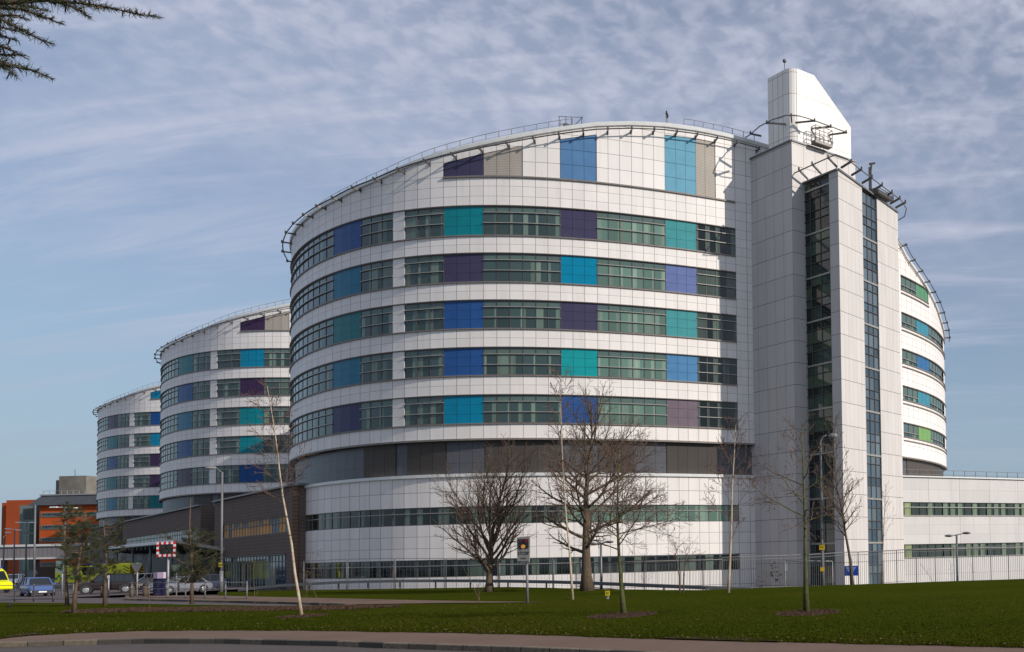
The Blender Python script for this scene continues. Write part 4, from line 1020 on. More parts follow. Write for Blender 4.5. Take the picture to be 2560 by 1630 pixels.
def azel(az,el): return V((math.cos(az)*math.cos(el),math.sin(az)*math.cos(el),math.sin(el)))
# T1 rounded vase-shaped tree
b=gpt(1223,1480); t=Tree(21); rg=t.rg
pts,rad=stem(t,[b+V((0,0,-.1)),b+V((.02,0,.6)),b+V((.03,0,1.3)),b+V((.1,0,2.3)),b+V((.12,.05,3.3))],.24,.13)
az=0
for k in range(15):
    tt=.42+.58*k/14; p,_=along(pts,min(tt,.99)); az+=2.4; el=math.radians(28+44*(k/14)+rg.uniform(-5,5)); L=(4.0+1.5*(k/14))*rg.uniform(.85,1.08)*(.93 if k<5 else 1)
    t.grow(p,azel(az,el),L*1.06,.10-.03*(k/14),0,3,up=.085,dens=3.0,rat=.44,ang=34,minr=.0068,wig=.14)
p,_=along(pts,.99); t.grow(p,V((.05,0,1)),5.7,.12,0,3,up=.06,dens=3.0,rat=.44,ang=34,minr=.0068)
t.finish('bare_tree','rounded bare tree with a short trunk left of the stop sign',b,'bark','twig','bare deciduous trees on the lawns')
# T2 the largest
b=gpt(1467,1478); t=Tree(5); rg=t.rg
pts,rad=stem(t,[b+V((0,0,-.1)),b+V((0,0,1)),b+V((-.03,0,2.4)),b+V((0,0,4.2)),b+V((-.02,0,5.8)),b+V((.15,0,7.2)),b+V((.3,.1,8.9)),b+V((.35,.1,10.9))],.33,.02,10)
az=.6
for k in range(30):
    q=k/29; tt=.27+.70*q; p,_=along(pts,tt); az+=2.4; el=math.radians(14+50*q+rg.uniform(-8,8)); L=(5.0-2.6*q)*rg.uniform(.8,1.1)*(1.0+.15*math.cos(az))*(.55 if k<2 else 1)
    t.grow(p,azel(az,el),L,.115*(1-.65*q),0,3,up=.10,dens=3.1,rat=.46,ang=40,minr=.007,wig=.14)
t.finish('bare_tree','largest bare tree with a thick straight trunk behind the double lamp',b,'bark','twig','bare deciduous trees on the lawns')
# T3 slim mossy young tree
b=gpt(1560,1540); t=Tree(9); rg=t.rg
pts,rad=stem(t,[b+V((0.0,0,-.1)),b+V((-.08,0,1)),b+V((-.15,0,2)),b+V((-.2,0,3.2)),b+V((-.17,0,4.4)),b+V((-.1,0,5.5))],.085,.012,8)
az=1
for k in range(26):
    q=k/25; p,_=along(pts,.43+.55*q); az+=2.4; L=(1.75-.85*q)*rg.uniform(.8,1.25)*(1+.25*math.cos(az))
    t.grow(p,azel(az,math.radians(12+40*q+rg.uniform(-15,15))),L,.026*(1-.5*q),0,3,up=.07,dens=5.0,rat=.5,ang=44,minr=.0055,wig=.24)
t.finish('bare_tree','slim young tree with a mossy green trunk standing in a round mulch bed',b,'bark_green','twig_red','bare deciduous trees on the lawns')
# T4 dark tree with withered leaves
b=gpt(2016,1535); t=Tree(33); rg=t.rg
pts,rad=stem(t,[b+V((0,0,-.1)),b+V((-.01,0,1.5)),b+V((0,0,3)),b+V((-.03,0,4.5)),b+V((-.05,0,6.1))],.085,.014,8)
az=2.5
for k in range(17):
    q=k/16; p,_=along(pts,.45+.53*q); az+=2.4; L=(1.6-.85*q)*rg.uniform(.8,1.2)*(1.1-.25*math.cos(az))
    t.grow(p,azel(az,math.radians(5+38*q+rg.uniform(-10,10))),L,.028*(1-.5*q),0,3,up=.12,dens=4.2,rat=.48,ang=42,minr=.0055,wig=.22)
t.finish('bare_tree','tall dark young tree with a few withered leaves in front of the stair tower',b,'bark_green','twig_red','bare deciduous trees on the lawns',leaf=('dryleaf',.12,2,.035))
# T5 upright tree
b=gpt(2131,1462); t=Tree(14); rg=t.rg
pts,rad=stem(t,[b+V((0,0,-.3)),b+V((-.1,0,1.5)),b+V((-.35,0,3)),b+V((-.55,0,4.5)),b+V((-.85,0,6)),b+V((-1.0,0,8)),b+V((-.95,0,9.8))],.105,.014,8)
az=0
for k in range(34):
    q=k/33; p,_=along(pts,.32+.66*q); az+=2.4; L=(2.1-1.0*q)*rg.uniform(.7,1.1)
    t.grow(p,azel(az,math.radians(38+26*q+rg.uniform(-8,8))),L,.045*(1-.6*q),0,2,up=.13,dens=4.4,rat=.45,ang=30,minr=.008,wig=.11)
t.finish('bare_tree','narrow upright bare tree before the bright tower wall',b,'bark','twig','bare deciduous trees on the lawns')
# birches
def pixstem(pl,Y,n=1): return [atY(u,v,Y) for u,v in pl]
b=gpt(755,1543); t=Tree(41); rg=t.rg
pl=[(755,1545),(747,1490),(737,1430),(729,1360),(718,1300),(706,1235),(697,1160),(690,1100),(681,1040),(673,995),(668,965)]
pts,rad=stem(t,pixstem(pl,b.y),.055,.007,8,1.1)
az=1
for k in range(22):
    q=k/21; p,_=along(pts,.46+.52*q); az+=2.4; L=(1.35-.8*q)*rg.uniform(.7,1.2)
    t.grow(p,azel(az,math.radians(42+rg.uniform(-10,14))),L,.010,0,2,up=.03,dens=6,rat=.55,ang=34,minr=.007,wig=.16)
t.finish('birch_tree','leaning white birch with a bright trunk at the brick building corner',b,'birch','twig_red','slender birches on the lawns')
b=gpt(1432,1500); t=Tree(42); rg=t.rg
pl=[(1432,1502),(1428,1440),(1424,1380),(1418,1320),(1412,1250),(1408,1180),(1404,1100),(1402,1030),(1401,985),(1400,940)]
pts,rad=stem(t,pixstem(pl,b.y),.062,.007,8,1.1)
for k in range(26):
    q=k/25; p,_=along(pts,.42+.56*q); az+=2.4; L=(1.5-.8*q)*rg.uniform(.6,1.2)
    t.grow(p,azel(az,math.radians(48+rg.uniform(-10,14))),L,.011,0,2,up=.05,dens=5,rat=.55,ang=32,minr=.009,wig=.15)
t.finish('birch_tree','straight thin white birch just left of the largest bare tree',b,'birch','twig_red','slender birches on the lawns')
b=gpt(1821,1483); t=Tree(43); rg=t.rg
pl=[(1821,1484),(1823,1440),(1826,1380),(1829,1300),(1830,1230),(1833,1180),(1836,1130),(1838,1085),(1840,1060)]
pts,rad=stem(t,pixstem(pl,b.y),.075,.008,8,1.1); az=3
for k in range(20):
    q=k/19; p,_=along(pts,.30+.68*q); az+=2.4; L=(2.3-1.5*q)*rg.uniform(.7,1.15)
    t.grow(p,azel(az,math.radians(38+14*q+rg.uniform(-8,8))),L,.017,0,3,up=.05,dens=3.2,rat=.5,ang=34,minr=.009,wig=.14)
t.finish('birch_tree','open branched birch in front of the white wall beside the lift tower',b,'birch','twig_red','slender birches on the lawns')
b=gY(2204,60.5); t=Tree(44); rg=t.rg
pl=[(2203,1470),(2206,1400),(2209,1340),(2211,1290),(2213,1250),(2214,1215)]
pts,rad=stem(t,pixstem(pl,b.y),.06,.008,7,1.1)
for k in range(16):
    q=k/15; p,_=along(pts,.35+.62*q); az+=2.4; t.grow(p,azel(az,math.radians(50)),(1.4-.8*q)*rg.uniform(.7,1.1),.012,0,2,up=.05,dens=2.4,rat=.45,ang=28,minr=.005)
t.finish('birch_tree','faint thin birch behind the railings before the narrow tower window',b,'birch','twig_red','slender birches on the lawns')
# twin stemmed shrub and little bushes
b=gpt(1704,1484); t=Tree(51); rg=t.rg
for dx in (-.12,.12): stem(t,[b+V((dx*.8,0,-.1)),b+V((dx*.9,0,.8)),b+V((dx*1.6,0,1.5)),b+V((dx*2.5,0,2.1))],.045,.02,6,1)
for k in range(22):
    az+=2.4; p=b+V((rg.choice([-.22,.22]),0,1.4+.9*rg.random())); t.grow(p,azel(az,math.radians(rg.uniform(25,70))),rg.uniform(.6,1.05),.012,0,2,up=-.10,dens=4.5,rat=.5,ang=40,minr=.0045,wig=.22)
t.finish('bare_shrub','small twin stemmed bare shrub with drooping twigs near the railings',b,'twig','twig_red','low shrubs and saplings')
def sapling(u,v,h,label,seed,lean=0,n=9,r=.012,leafy=None,Y=None):
    b=gpt(u,v) if Y is None else gY(u,Y); t=Tree(seed); rg=t.rg; a=seed
    pts,_=stem(t,wobstem(b,h,rg,.04,5,(lean,0)),r,.004,5,1.1)
    for k in range(n):
        a+=2.4; p,_=along(pts,.25+.7*k/n); t.grow(p,azel(a,math.radians(45)),h*.28*rg.uniform(.5,1.1),.006,0,1,up=.05,dens=5,rat=.5,ang=35,minr=.0035,wig=.2)
    return t.finish('sapling',label,b,'twig','twig',group='low shrubs and saplings',leaf=leafy)
sapling(375,1527,2.0,'bare whip sapling in the mulch strip right of the stocky evergreens',61,lean=-.15,n=5)
sapling(636,1524,2.2,'thin straight sapling in the mulch strip left of the leaning birch',62,n=4)
sapling(807,1519,2.0,'bent bare sapling leaning over the mulch strip right of the leaning birch',63,lean=-1.0,n=3)
sapling(766,1509,1.6,'little leafy bush beside the footpath behind the leaning birch',64,n=12,leafy=('needle',.5,3,.03))
sapling(1198,1508,1.1,'low dark bush at the footpath below the rounded bare tree',65,n=14,leafy=('needle',.6,3,.03))
sapling(1204,1508,1.9,'leaning bare stick sapling at the end of the footpath',66,lean=-.9,n=2)
sapling(783,1472,3.0,'young reddish leafed sapling at the white wall left end',67,n=16,r=.02,leafy=('dryleaf',.5,3,.05),Y=72)
sapling(985,1470,1.6,'scrubby bare bush under the guard rail left of the rounded tree',68,n=16,Y=69.5)
sapling(1610,1474,2.7,'pale leafless bush behind the vertical railings near the mossy tree',69,n=18,r=.02,Y=59)
sapling(1243,1474,1.1,'small leafy shrub beside the rounded tree trunk',70,n=12,leafy=('needle',.5,3,.04),Y=58)
sapling(1896,1468,1.3,'leggy green shrub at the foot of the shaded lift tower',71,n=8,leafy=('dryleaf',.5,3,.05),Y=55.5)
sapling(1939,1468,1.4,'leafy green shrub at the tower foot left of the dark tree',72,n=10,leafy=('needle',.8,5,.06),Y=55.5)
sapling(1915,1468,1.2,'smallest leggy shrub between two others at the tower foot',73,n=6,leafy=('dryleaf',.4,2,.05),Y=55.5)
sapling(2336,1452,1.3,'slanting twiggy shrub on the grass crest left of the right lamp',74,lean=-.9,n=5,Y=59)
sapling(2379,1452,1.3,'upright twiggy shrub on the crest beside the right lamp',75,n=7,Y=59)
sapling(2432,1450,1.1,'thin twiggy shrub on the crest right of the right lamp',76,n=4,Y=59.5)
# sparse young evergreens
def evergreen(pl,crown,label,seed,dens=1.0,rr=.09,nl=.17,ht=None):
    b=gpt(*pl[0]); t=Tree(seed); rg=t.rg
    pts,rad=stem(t,pixstem(pl,b.y),rr,.012,7,1.1)
    (u0,u1,v0,v1)=crown; A=atY(u0,v0,b.y); B=atY(u1,v1,b.y); c=(A+B)/2; rx=abs(B.x-A.x)/2; rz=abs(A.z-B.z)/2
    nd=MB(); n=int(70*dens)
    for k in range(n):
        a=rg.uniform(0,2*PI); q=rg.random()**.55; el=rg.uniform(-1,1)
        tgt=V((c.x+rx*q*math.cos(a)*math.sqrt(1-el*el*.7),c.y+rx*.8*q*math.sin(a),c.z+rz*el))
        zt=max(min(tgt.z-.5*abs(tgt.x-c.x)-.1,pts[-1].z),pts[1].z)
        f=min(.97,max(.15,(zt-pts[0].z)/(pts[-1].z-pts[0].z))); s0,_=along(pts,f)
        mid=(s0+tgt)/2+V((0,0,-.08+rg.uniform(-.1,.1)))
        t.limb.tube([s0,mid,tgt],[.018,.012,.007],4,cap=False)
        for e in range(3):
            d=(tgt-mid).normalized(); tip=tgt+V((rg.uniform(-.25,.25),rg.uniform(-.25,.25),rg.uniform(-.12,.3))); st_=mid.lerp(tgt,rg.uniform(.3,1))
            t.twig.tube([st_,tip],[.008,.005],3,cap=False)
            for w_ in range(4):
                cc=st_.lerp(tip,.35+.65*w_/3)
                for z in range(10):
                    dv=(V((rg.gauss(0,1),rg.gauss(0,1),rg.gauss(0,1)+.5))).normalized(); L=nl*rg.uniform(.6,1.1); sd=dv.cross(V((rg.gauss(0,1),rg.gauss(0,1),rg.gauss(0,1)))).normalized()*.006
                    nd.poly([cc-sd,cc+sd,cc+dv*L])
    o=t.finish('young_pine',label,b,'conif','conif','young evergreens on the left lawn'); nd.build('needles',M['needle'],o)
evergreen([(168,1516),(166,1470),(163,1400),(160,1330),(161,1290)],(142,215,1265,1425),'sparse young pine with clumped needles at the far left, rear of a pair',81,.8)
evergreen([(185,1534),(188,1480),(196,1410),(206,1350),(214,1290)],(155,240,1275,1450),'front young pine of the close pair, trunk rising from the mulch',82,.85)
evergreen([(262,1516),(263,1450),(266,1400),(262,1340),(258,1300)],(232,312,1300,1440),'bushy young pine with bent top in front of the dark brown car',83,.75)
evergreen([(479,1510),(480,1450),(478,1380),(474,1310),(477,1245)],(412,548,1325,1450),'widest young pine, in front of the silver car and entrance',84,1.25)
# cedar reaching into the top left corner
ct=thing('cedar_tree','dark cedar whose needled branches hang into the top left corner of the view','tree',V((-11,5,0)))
rg=random.Random(90); m=MB(); tp=[V((-11,5,-.2)),V((-11,5.1,3)),V((-10.9,5.2,6)),V((-10.8,5.3,9))]; m.tube(tp,[.4,.33,.26,.16],12); m.build('trunk',M['conif'],ct)
BR=[([(-160,-60),(-40,-15),(60,-5),(165,4),(224,11),(280,20),(336,34),(400,43)],5.6),([(-120,-10),(0,20),(56,22),(105,41),(131,50),(157,61)],6.1),([(120,0),(168,11),(198,26),(228,45)],5.7),
 ([(-140,10),(-40,30),(37,65),(75,86),(105,101),(133,109)],5.9),([(-140,60),(-30,75),(10,92),(47,103)],6.2),([(-120,100),(0,115),(25,123),(44,134)],5.8),([(-120,120),(-20,135),(20,138),(64,137)],6.0),
 ([(-160,130),(-30,152),(37,166),(75,174),(105,185),(133,198)],5.7),([(-20,150),(11,166),(28,180),(43,195)],6.1),([(-130,-40),(20,5),(90,20),(126,28)],6.3),([(-130,20),(-10,40),(40,38),(72,50)],5.8),([(-140,-20),(-20,8),(50,12),(70,22)],6.5),([(-100,-50),(50,-30),(150,-14),(250,-6)],5.9),([(-130,60),(-20,68),(15,70),(50,80)],6.4)]
lm=MB(); nd=MB()
for pl,Y in BR:
    P=[atY(u,v,Y+.02*k) for k,(u,v) in enumerate(pl)]; n=len(P)
    root_=V((-10.85,5.2,P[0].z-1.2)); pts=[root_,root_.lerp(P[0],.6)+V((0,0,.25))]+P
    lm.tube(pts,[.06,.03]+[.010-.007*k/(n-1) for k in range(n)],6,cap=False)
    for k in range(n-1):
        a,b_=P[k],P[k+1]; L=(b_-a).length; cnt=int(L*900*(1.2 if k<n-3 else .8))
        for q in range(cnt):
            f=rg.random(); c=a.lerp(b_,f); g=(k+f)/(n-1); dr=(b_-a).normalized(); dv=(dr*rg.uniform(.25,.9)+V((rg.gauss(0,.6),rg.gauss(0,.6),rg.gauss(0,.6)))).normalized(); Ln=(.075-.045*g)*rg.uniform(.5,1.2); sd=dv.cross(V((rg.gauss(0,1),rg.gauss(0,1),rg.gauss(0,1)))).normalized()*.0022
            nd.poly([c-sd,c+sd,c+dv*Ln+sd*.3,c+dv*Ln-sd*.3])
        # short spur shoots
        for q in range(max(1,int(L*22))):
            c=a.lerp(b_,rg.random()); dv=V((rg.gauss(0,.5),rg.gauss(0,.5),rg.choice([-.5,.9]))).normalized()
            e=c+dv*rg.uniform(.02,.05)*(1.3-(k/n)); lm.tube([c,e],[.005,.004],4)
            for z in range(14):
                dd=(dv+V((rg.gauss(0,.7),rg.gauss(0,.7),rg.gauss(0,.7)))).normalized(); sd=dd.cross(V((1,.3,.2))).normalized()*.0013; nd.poly([e-sd,e+sd,e+dd*.028])
lm.build('branches',M['conif'],ct); nd.build('needles',M['needle_near'],ct)

# ================================================================== VEHICLES
def wheel_parts(root,x,y,r,w,side):
    m=MB(); m.lathe((x,y,r),[(r*.62,-w/2),(r*.93,-w/2),(r,-w/2+.03),(r,w/2-.03),(r*.93,w/2),(r*.62,w/2)],24,'y'); ty=m.build('wheel',M['rubber'],root,V((0,0,0)))
    m=MB(); yo=y+side*(w/2-.01)
    m.lathe((x,yo,r),[(r*.63,-.02),(r*.63,.02),(r*.55,.025)],20,'y')
    for k in range(5):
        a=2*PI*k/5+.3; c,s_=math.cos(a),math.sin(a); m.bar((x+c*.05,yo+side*.02,r+s_*.05),(x+c*r*.58,yo+side*.015,r+s_*r*.58),.075,.04,up=V((0,1,0)))
    m.lathe((x,yo,r),[(.06,-.03),(.06,.03),(.03,.04)],10,'y'); m.build('rim',M['alloy'],ty,V((0,0,0)))
def car(label,col,body,cabin,W,wb,wr_=.32,group='vehicles near the hospital entrance',plate=(.8,.8,.75),estate=False,cat='car'):
    """body: list (x, zbottom, ztop, wscale); cabin: (x_front_base,x_front_top,x_rear_top,x_rear_base,zbase,ztop,inset)"""
    root=thing('parked_car',label,cat,(0,0,0),0,group); O=V((0,0,0))
    m=MB(); rings=[]
    for (x,zb,zt,ws) in body:
        w=W/2*ws; rings.append([(x,-w*.90,zb),(x,-w,zb+.16),(x,-w*1.0,zb+(zt-zb)*.62),(x,-w*.95,zt-.05),(x,-w*.80,zt),(x,w*.80,zt),(x,w*.95,zt-.05),(x,w,zb+(zt-zb)*.62),(x,w,zb+.16),(x,w*.90,zb)])
    n=len(rings[0])
    for a,b in zip(rings,rings[1:]):
        for k in range(n): m.poly([a[k],a[(k+1)%n],b[(k+1)%n],b[k]],None,col,0,sm=True)
    m.poly(rings[0][::-1],None,col); m.poly(rings[-1],None,col)
    m.build('body',M['paint'],root,O)
    xf,xft,xrt,xr,zb,zt,ins=cabin; w0=W/2*.93; w1=W/2*.93-ins
    g=MB(); B=[(xf,-w0*.96,zb),(xr,-w0*.98,zb),(xr,w0*.98,zb),(xf,w0*.96,zb)]; T=[(xft,-w1*.92,zt),(xrt,-w1*.95,zt),(xrt,w1*.95,zt),(xft,w1*.92,zt)]
    Bv=[V(p) for p in B]; Tv=[V(p) for p in T]
    g.hexa(B,[V(t).lerp(b,.02) for t,b in zip(T,Bv)]); go=g.build('windows',M['carglass'],root,O)
    p=MB()
    for a,b in zip(Bv,Tv): p.bar(a,b,.09,.09,col)
    nP=3 if estate else 2
    for k in range(1,nP+1):
        f=k/(nP+1)+(.04 if nP==2 else 0)
        for s_,(i,j) in ((-1,(0,1)),(1,(3,2))):
            a=Bv[i].lerp(Bv[j],f)+V((0,s_*.012,0)); b=Tv[i].lerp(Tv[j],f)+V((0,s_*.012,0)); p.bar(a,b,.07,.03,col)
    for i,j in ((0,1),(3,2),(0,3),(1,2)): p.bar(Tv[i],Tv[j],.09,.07,col)
    p.build('pillars',M['paint'],root,O)
    r=MB(); c=(Tv[0]+Tv[2])/2
    lo=[t+V((0,0,-.01)) for t in Tv]; hi=[t.lerp(V((c.x,c.y,t.z)),.18)+V((0,0,.055)) for t in Tv]
    r.hexa(lo,hi,col); r.build('roof',M['paint'],root,O)
    x0,x1=body[-1][0],body[0][0]   # body goes front(+x) first
    fx=body[0][0]; rx_=body[-1][0]
    m=MB(); m.box(fx-.10,fx+.05,-W*.40,W*.40,body[0][1]-.02,body[0][1]+.20); m.build('bumper',M['black'],root,O)
    m=MB(); m.box(rx_-.05,rx_+.10,-W*.42,W*.42,body[-1][1]-.02,body[-1][1]+.20); m.build('bumper',M['black'],root,O)
    m=MB(); zg=body[0][2]-.22; m.box(fx-.02,fx+.03,-W*.22,W*.22,zg-.06,zg+.07); m.build('grille',M['black'],root,O)
    for s_ in (-1,1):
        m=MB(); y=s_*W*.36; z=body[0][2]-.15; m.hexa([(fx-.28,y-.16,z-.10),(fx+.02,y-.13,z-.10),(fx+.02,y+.13,z-.10),(fx-.28,y+.16,z-.10)],[(fx-.30,y-.16,z+.09),(fx-.06,y-.13,z+.08),(fx-.06,y+.13,z+.08),(fx-.30,y+.16,z+.09)]); m.build('headlight',M['lamp'],root,O)
        m=MB(); z=body[-1][2]-.18; m.box(rx_-.02,rx_+.2,y-.1,y+.1,z-.16,z+.1); m.build('tail_light',M['redlamp'],root,O)
        m=MB(); m.hexa([(xf-.25,s_*(W/2-.02),zb+.02),(xf-.10,s_*(W/2-.02),zb+.02),(xf-.12,s_*(W/2+.16),zb+.04),(xf-.22,s_*(W/2+.16),zb+.04)],[(xf-.25,s_*(W/2-.02),zb+.14),(xf-.10,s_*(W/2-.02),zb+.14),(xf-.12,s_*(W/2+.16),zb+.16),(xf-.22,s_*(W/2+.16),zb+.16)],col); m.build('mirror',M['paint'],root,O)
    m=MB(); m.box(fx+.05,fx+.065,-.26,.26,body[0][1]+.06,body[0][1]+.17,plate); m.box(rx_-.115,rx_-.10,-.26,.26,body[-1][1]+.06,body[-1][1]+.17,(.7,.6,.1)); m.build('number_plate',M['tint'],root,O)
    for x in (wb/2,-wb/2):
        for s_ in (-1,1):
            a=MB(); a.lathe((x,s_*(W/2-.10),wr_+.02),[(wr_*1.17,-.105),(wr_*1.17,.105)],24,'y'); a.build('wheel_arch',M['black'],root,O)
            wheel_parts(root,x,s_*(W/2-.095),wr_,.21,s_)
    return root
M['lamp']=simple('headlamp_lens',(.62,.62,.6),.08,spec=.8,var=.03); M['redlamp']=simple('red_lens',(.35,.015,.01),.2,var=.03)
mpv=[(2.05,.28,.62,.80),(1.95,.22,.78,.9),(1.6,.2,.92,.98),(1.15,.2,1.02,1),(0,.2,1.03,1),(-1.4,.2,1.03,1),(-1.95,.22,1.0,.95),(-2.08,.3,.8,.88)]
suv=[(2.12,.42,.82,.84),(2.05,.34,.92,.93),(1.7,.32,1.02,1),(1.0,.32,1.10,1),(0,.32,1.10,1),(-1.5,.32,1.11,1),(-2.0,.34,1.08,.96),(-2.1,.42,.95,.9)]
sed=[(2.15,.28,.58,.82),(2.05,.2,.68,.92),(1.5,.18,.82,.98),(.9,.18,.92,1),(0,.18,.93,1),(-1.3,.18,.95,1),(-2.0,.2,.92,.95),(-2.15,.28,.78,.86)]
def put(o,u,v,ang,sc_,z=None):
    p=atz(u,v,0); o.location=(p.x,p.y,-.03); o.rotation_euler=(0,0,math.radians(ang)); o.scale=(sc_,)*3; return o
car1=put(car('blue people carrier facing the viewer behind the left pedestrian railing',srgb(72,92,140),mpv,(1.25,.55,-1.7,-1.98,1.0,1.62,.12),1.75,2.75,plate=(.75,.75,.7)),93,1489,-36,.86)
car2=put(car('dark brown off roader seen from the side behind the bushy pine',srgb(40,32,32),suv,(1.0,.45,-1.75,-2.0,1.08,1.72,.12),1.78,2.6,.36,estate=True),266,1483,-141,.90)
car3=put(car('white estate car behind the dark brown off roader',srgb(222,220,216),sed,(1.0,.3,-1.75,-2.05,.92,1.45,.14),1.75,2.65,estate=True),338,1466,-125,.95)
car4=put(car('black hatchback just left of the purple sign pillar',srgb(30,30,38),sed,(1.0,.2,-1.3,-1.95,.92,1.44,.14),1.72,2.6,.31),362,1478,-128,.80)
car5=put(car('silver grey saloon in front of the entrance, behind the widest pine',srgb(112,112,120),sed,(.95,.2,-1.1,-1.7,.92,1.43,.15),1.78,2.7,.31),452,1481,-112,.86)
car6=put(car('dark blue car parked beyond the silver saloon by the entrance',srgb(52,58,76),sed,(.95,.25,-1.4,-1.95,.92,1.50,.15),1.78,2.7,.31),502,1474,-95,.86)
car7=put(car('pale blue grey car parked far behind at the left edge',srgb(120,128,145),sed,(.95,.25,-1.4,-1.95,.92,1.50,.15),1.78,2.7,.31),34,1461,-60,1.0)
def ambulance(label,L=5.6,H=2.55,W=2.0,green=True,chev=False):
    root=thing('ambulance',label,'ambulance',(0,0,0),0,'vehicles near the hospital entrance'); O=V((0,0,0)); ye=(.74,.72,.012); gr=(.01,.22,.06)
    m=MB(); st_=[(L/2,.45,.95,.9),(L/2-.1,.35,1.15,.96),(L/2-.75,.32,1.3,1),(L/2-1.4,.32,H-.25,1),(L/2-1.9,.32,H,1),(-L/2+.2,.32,H,1),(-L/2,.35,H-.1,.98)]
    R=[]
    for x,zb,zt,ws in st_:
        w=W/2*ws; R.append([(x,-w,zb),(x,-w,zt-.2),(x,-w*.86,zt),(x,w*.86,zt),(x,w,zt-.2),(x,w,zb)])
    for a,b in zip(R,R[1:]):
        for k in range(6): m.poly([a[k],a[(k+1)%6],b[(k+1)%6],b[k]],None,ye,sm=False)
    m.poly(R[0][::-1],None,ye); m.poly(R[-1],None,ye); m.build('body',M['paint'],root,O)
    g=MB(); a=L/2-.78; b=L/2-1.38
    g.hexa([(a+.03,-W*.42,1.33),(a+.03,W*.42,1.33),(b+.03,W*.40,H-.28),(b+.03,-W*.40,H-.28)],[(a+.05,-W*.42,1.34),(a+.05,W*.42,1.34),(b+.05,W*.40,H-.27),(b+.05,-W*.40,H-.27)])
    for s_ in (-1,1): g.box(b-1.0,b-.1,min(s_*W/2*.99,s_*W/2*1.01),max(s_*W/2*.99,s_*W/2*1.01),1.35,H-.55)
    g.build('windows',M['carglass'],root,O)
    q=MB(); n=10
    if green:
        for s_ in (-1,1):
            y=s_*(W/2+.012)
            for i in range(n):
                for r_ in range(2):
                    if (i+r_)%2: continue
                    x0=-L/2+.05+(L-1.0)*i/n; x1=x0+(L-1.0)/n; z0=.75+.33*r_
                    q.poly([(x0,y,z0),(x1,y,z0),(x1,y,z0+.33),(x0,y,z0+.33)],None,gr)
    for i in range(4): z=.55+.2*i; q.poly([(-L/2-.012,-W*.46,z),(-L/2-.012,W*.46,z),(-L/2-.012,W*.46,z+.1),(-L/2-.012,-W*.46,z+.1)],None,gr if not chev else (.5,.03,.02))
    if chev:
        for i in range(5):
            for s_ in (-1,1):
                z=.6+.36*i; q.poly([(-L/2-.014,0,z+.45),(-L/2-.014,s_*W*.46,z),(-L/2-.014,s_*W*.46,z+.16),(-L/2-.014,0,z+.61)],None,(.55,.05,.02))
                q.poly([(-L/2+.05+.0,s_*(W/2+.013),.5+.36*i),(-L/2+.75,s_*(W/2+.013),.9+.36*i),(-L/2+.75,s_*(W/2+.013),1.02+.36*i),(-L/2+.05,s_*(W/2+.013),.64+.36*i)],None,(.08,.09,.03))
    q.build('markings',M['tint'],root,O)
    m=MB(); m.box(L/2-1.9,L/2-1.6,-W*.36,W*.36,H,H+.16,(.02,.06,.5)); m.build('light_bar',M['tint'],root,O)
    for s_ in (-1,1):
        m=MB(); m.box(L/2-.16,L/2-.05,s_*W*.34-.15,s_*W*.34+.15,.8,1.02); m.build('headlight',M['lamp'],root,O)
        m=MB(); m.box(-L/2-.03,-L/2,s_*W*.44-.07,s_*W*.44+.07,1.0,1.5); m.build('tail_light',M['redlamp'],root,O)
    for x in (L/2-1.0,-L/2+1.1):
        for s_ in (-1,1): wheel_parts(root,x,s_*(W/2-.12),.36,.24,s_)
    return root
put(ambulance('yellow ambulance cut off by the left edge of the view'),-36,1482,-20,.88)
put(ambulance('yellow and green chequered ambulance behind the pair of young pines',H=2.7),196,1461,-12,.95)
put(ambulance('plain yellow ambulance body behind the bushy pine and white car',L=5.0,H=2.7,green=False,chev=True),288,1463,-178,.98)

# ================================================================== STREET FURNITURE
def pole(m,u,v0,v1,Y,r,n=8,mi=0):
    b=gY(u,Y); t=atY(u,v1,Y); m.tube([(b.x,b.y,b.z-.1),(b.x,b.y,t.z)],[r,r*.8],n,mi); return b,t
Yl=gpt(553,1481).y
b=gpt(553,1481); o=thing('street_lamp','tall grey street lamp with a single arm in front of the brick building','street lamp',b)
m=MB(); _,t=pole(m,553,1481,1180,Yl,.085); m.tube([(b.x,b.y,-.1),(b.x,b.y,1.6)],[.13,.12],10); m.build('pole',M['steel'],o)
m=MB(); h=atY(528,1170,Yl); m.tube([t,(t.x-.15,t.y,t.z+.12),((t.x+h.x)/2,t.y,h.z+.02),(h.x+.2,h.y,h.z)],.045,6); m.build('arm',M['steel'],o)
m=MB(); m.lathe((h.x,h.y,h.z),[(.02,-.45),(.1,-.38),(.13,0),(.09,.35),(.02,.42)],10,'x'); m.build('lamp_head',M['steel_light'],o)
m=MB(); z=atY(553,1412,Yl).z; m.box(b.x-.12,b.x+.12,b.y-.13,b.y-.1,z-.16,z+.16,srgb(205,180,20)); m.build('yellow_plate',M['tint'],o)
Yl=57.0; b=gY(2057,Yl); o=thing('street_lamp','tall curved-top street lamp with yellow hydrant plates before the glazed tower','street lamp',b)
m=MB(); t=atY(2057,1105,Yl); m.tube([(b.x,b.y,b.z-.1),(b.x,b.y,b.z+1.8),(b.x,b.y,t.z),(b.x+.12,b.y,t.z+.3),(b.x+.35,b.y,t.z+.42),(b.x+.6,b.y,t.z+.4)],[.11,.075,.06,.055,.05,.05],8); m.build('pole',M['steel'],o)
m=MB(); m.lathe((b.x+.75,b.y,t.z+.36),[(.03,-.28),(.12,-.2),(.17,0),(.12,.24),(.04,.3)],10,'x'); m.build('lamp_head',M['steel_light'],o)
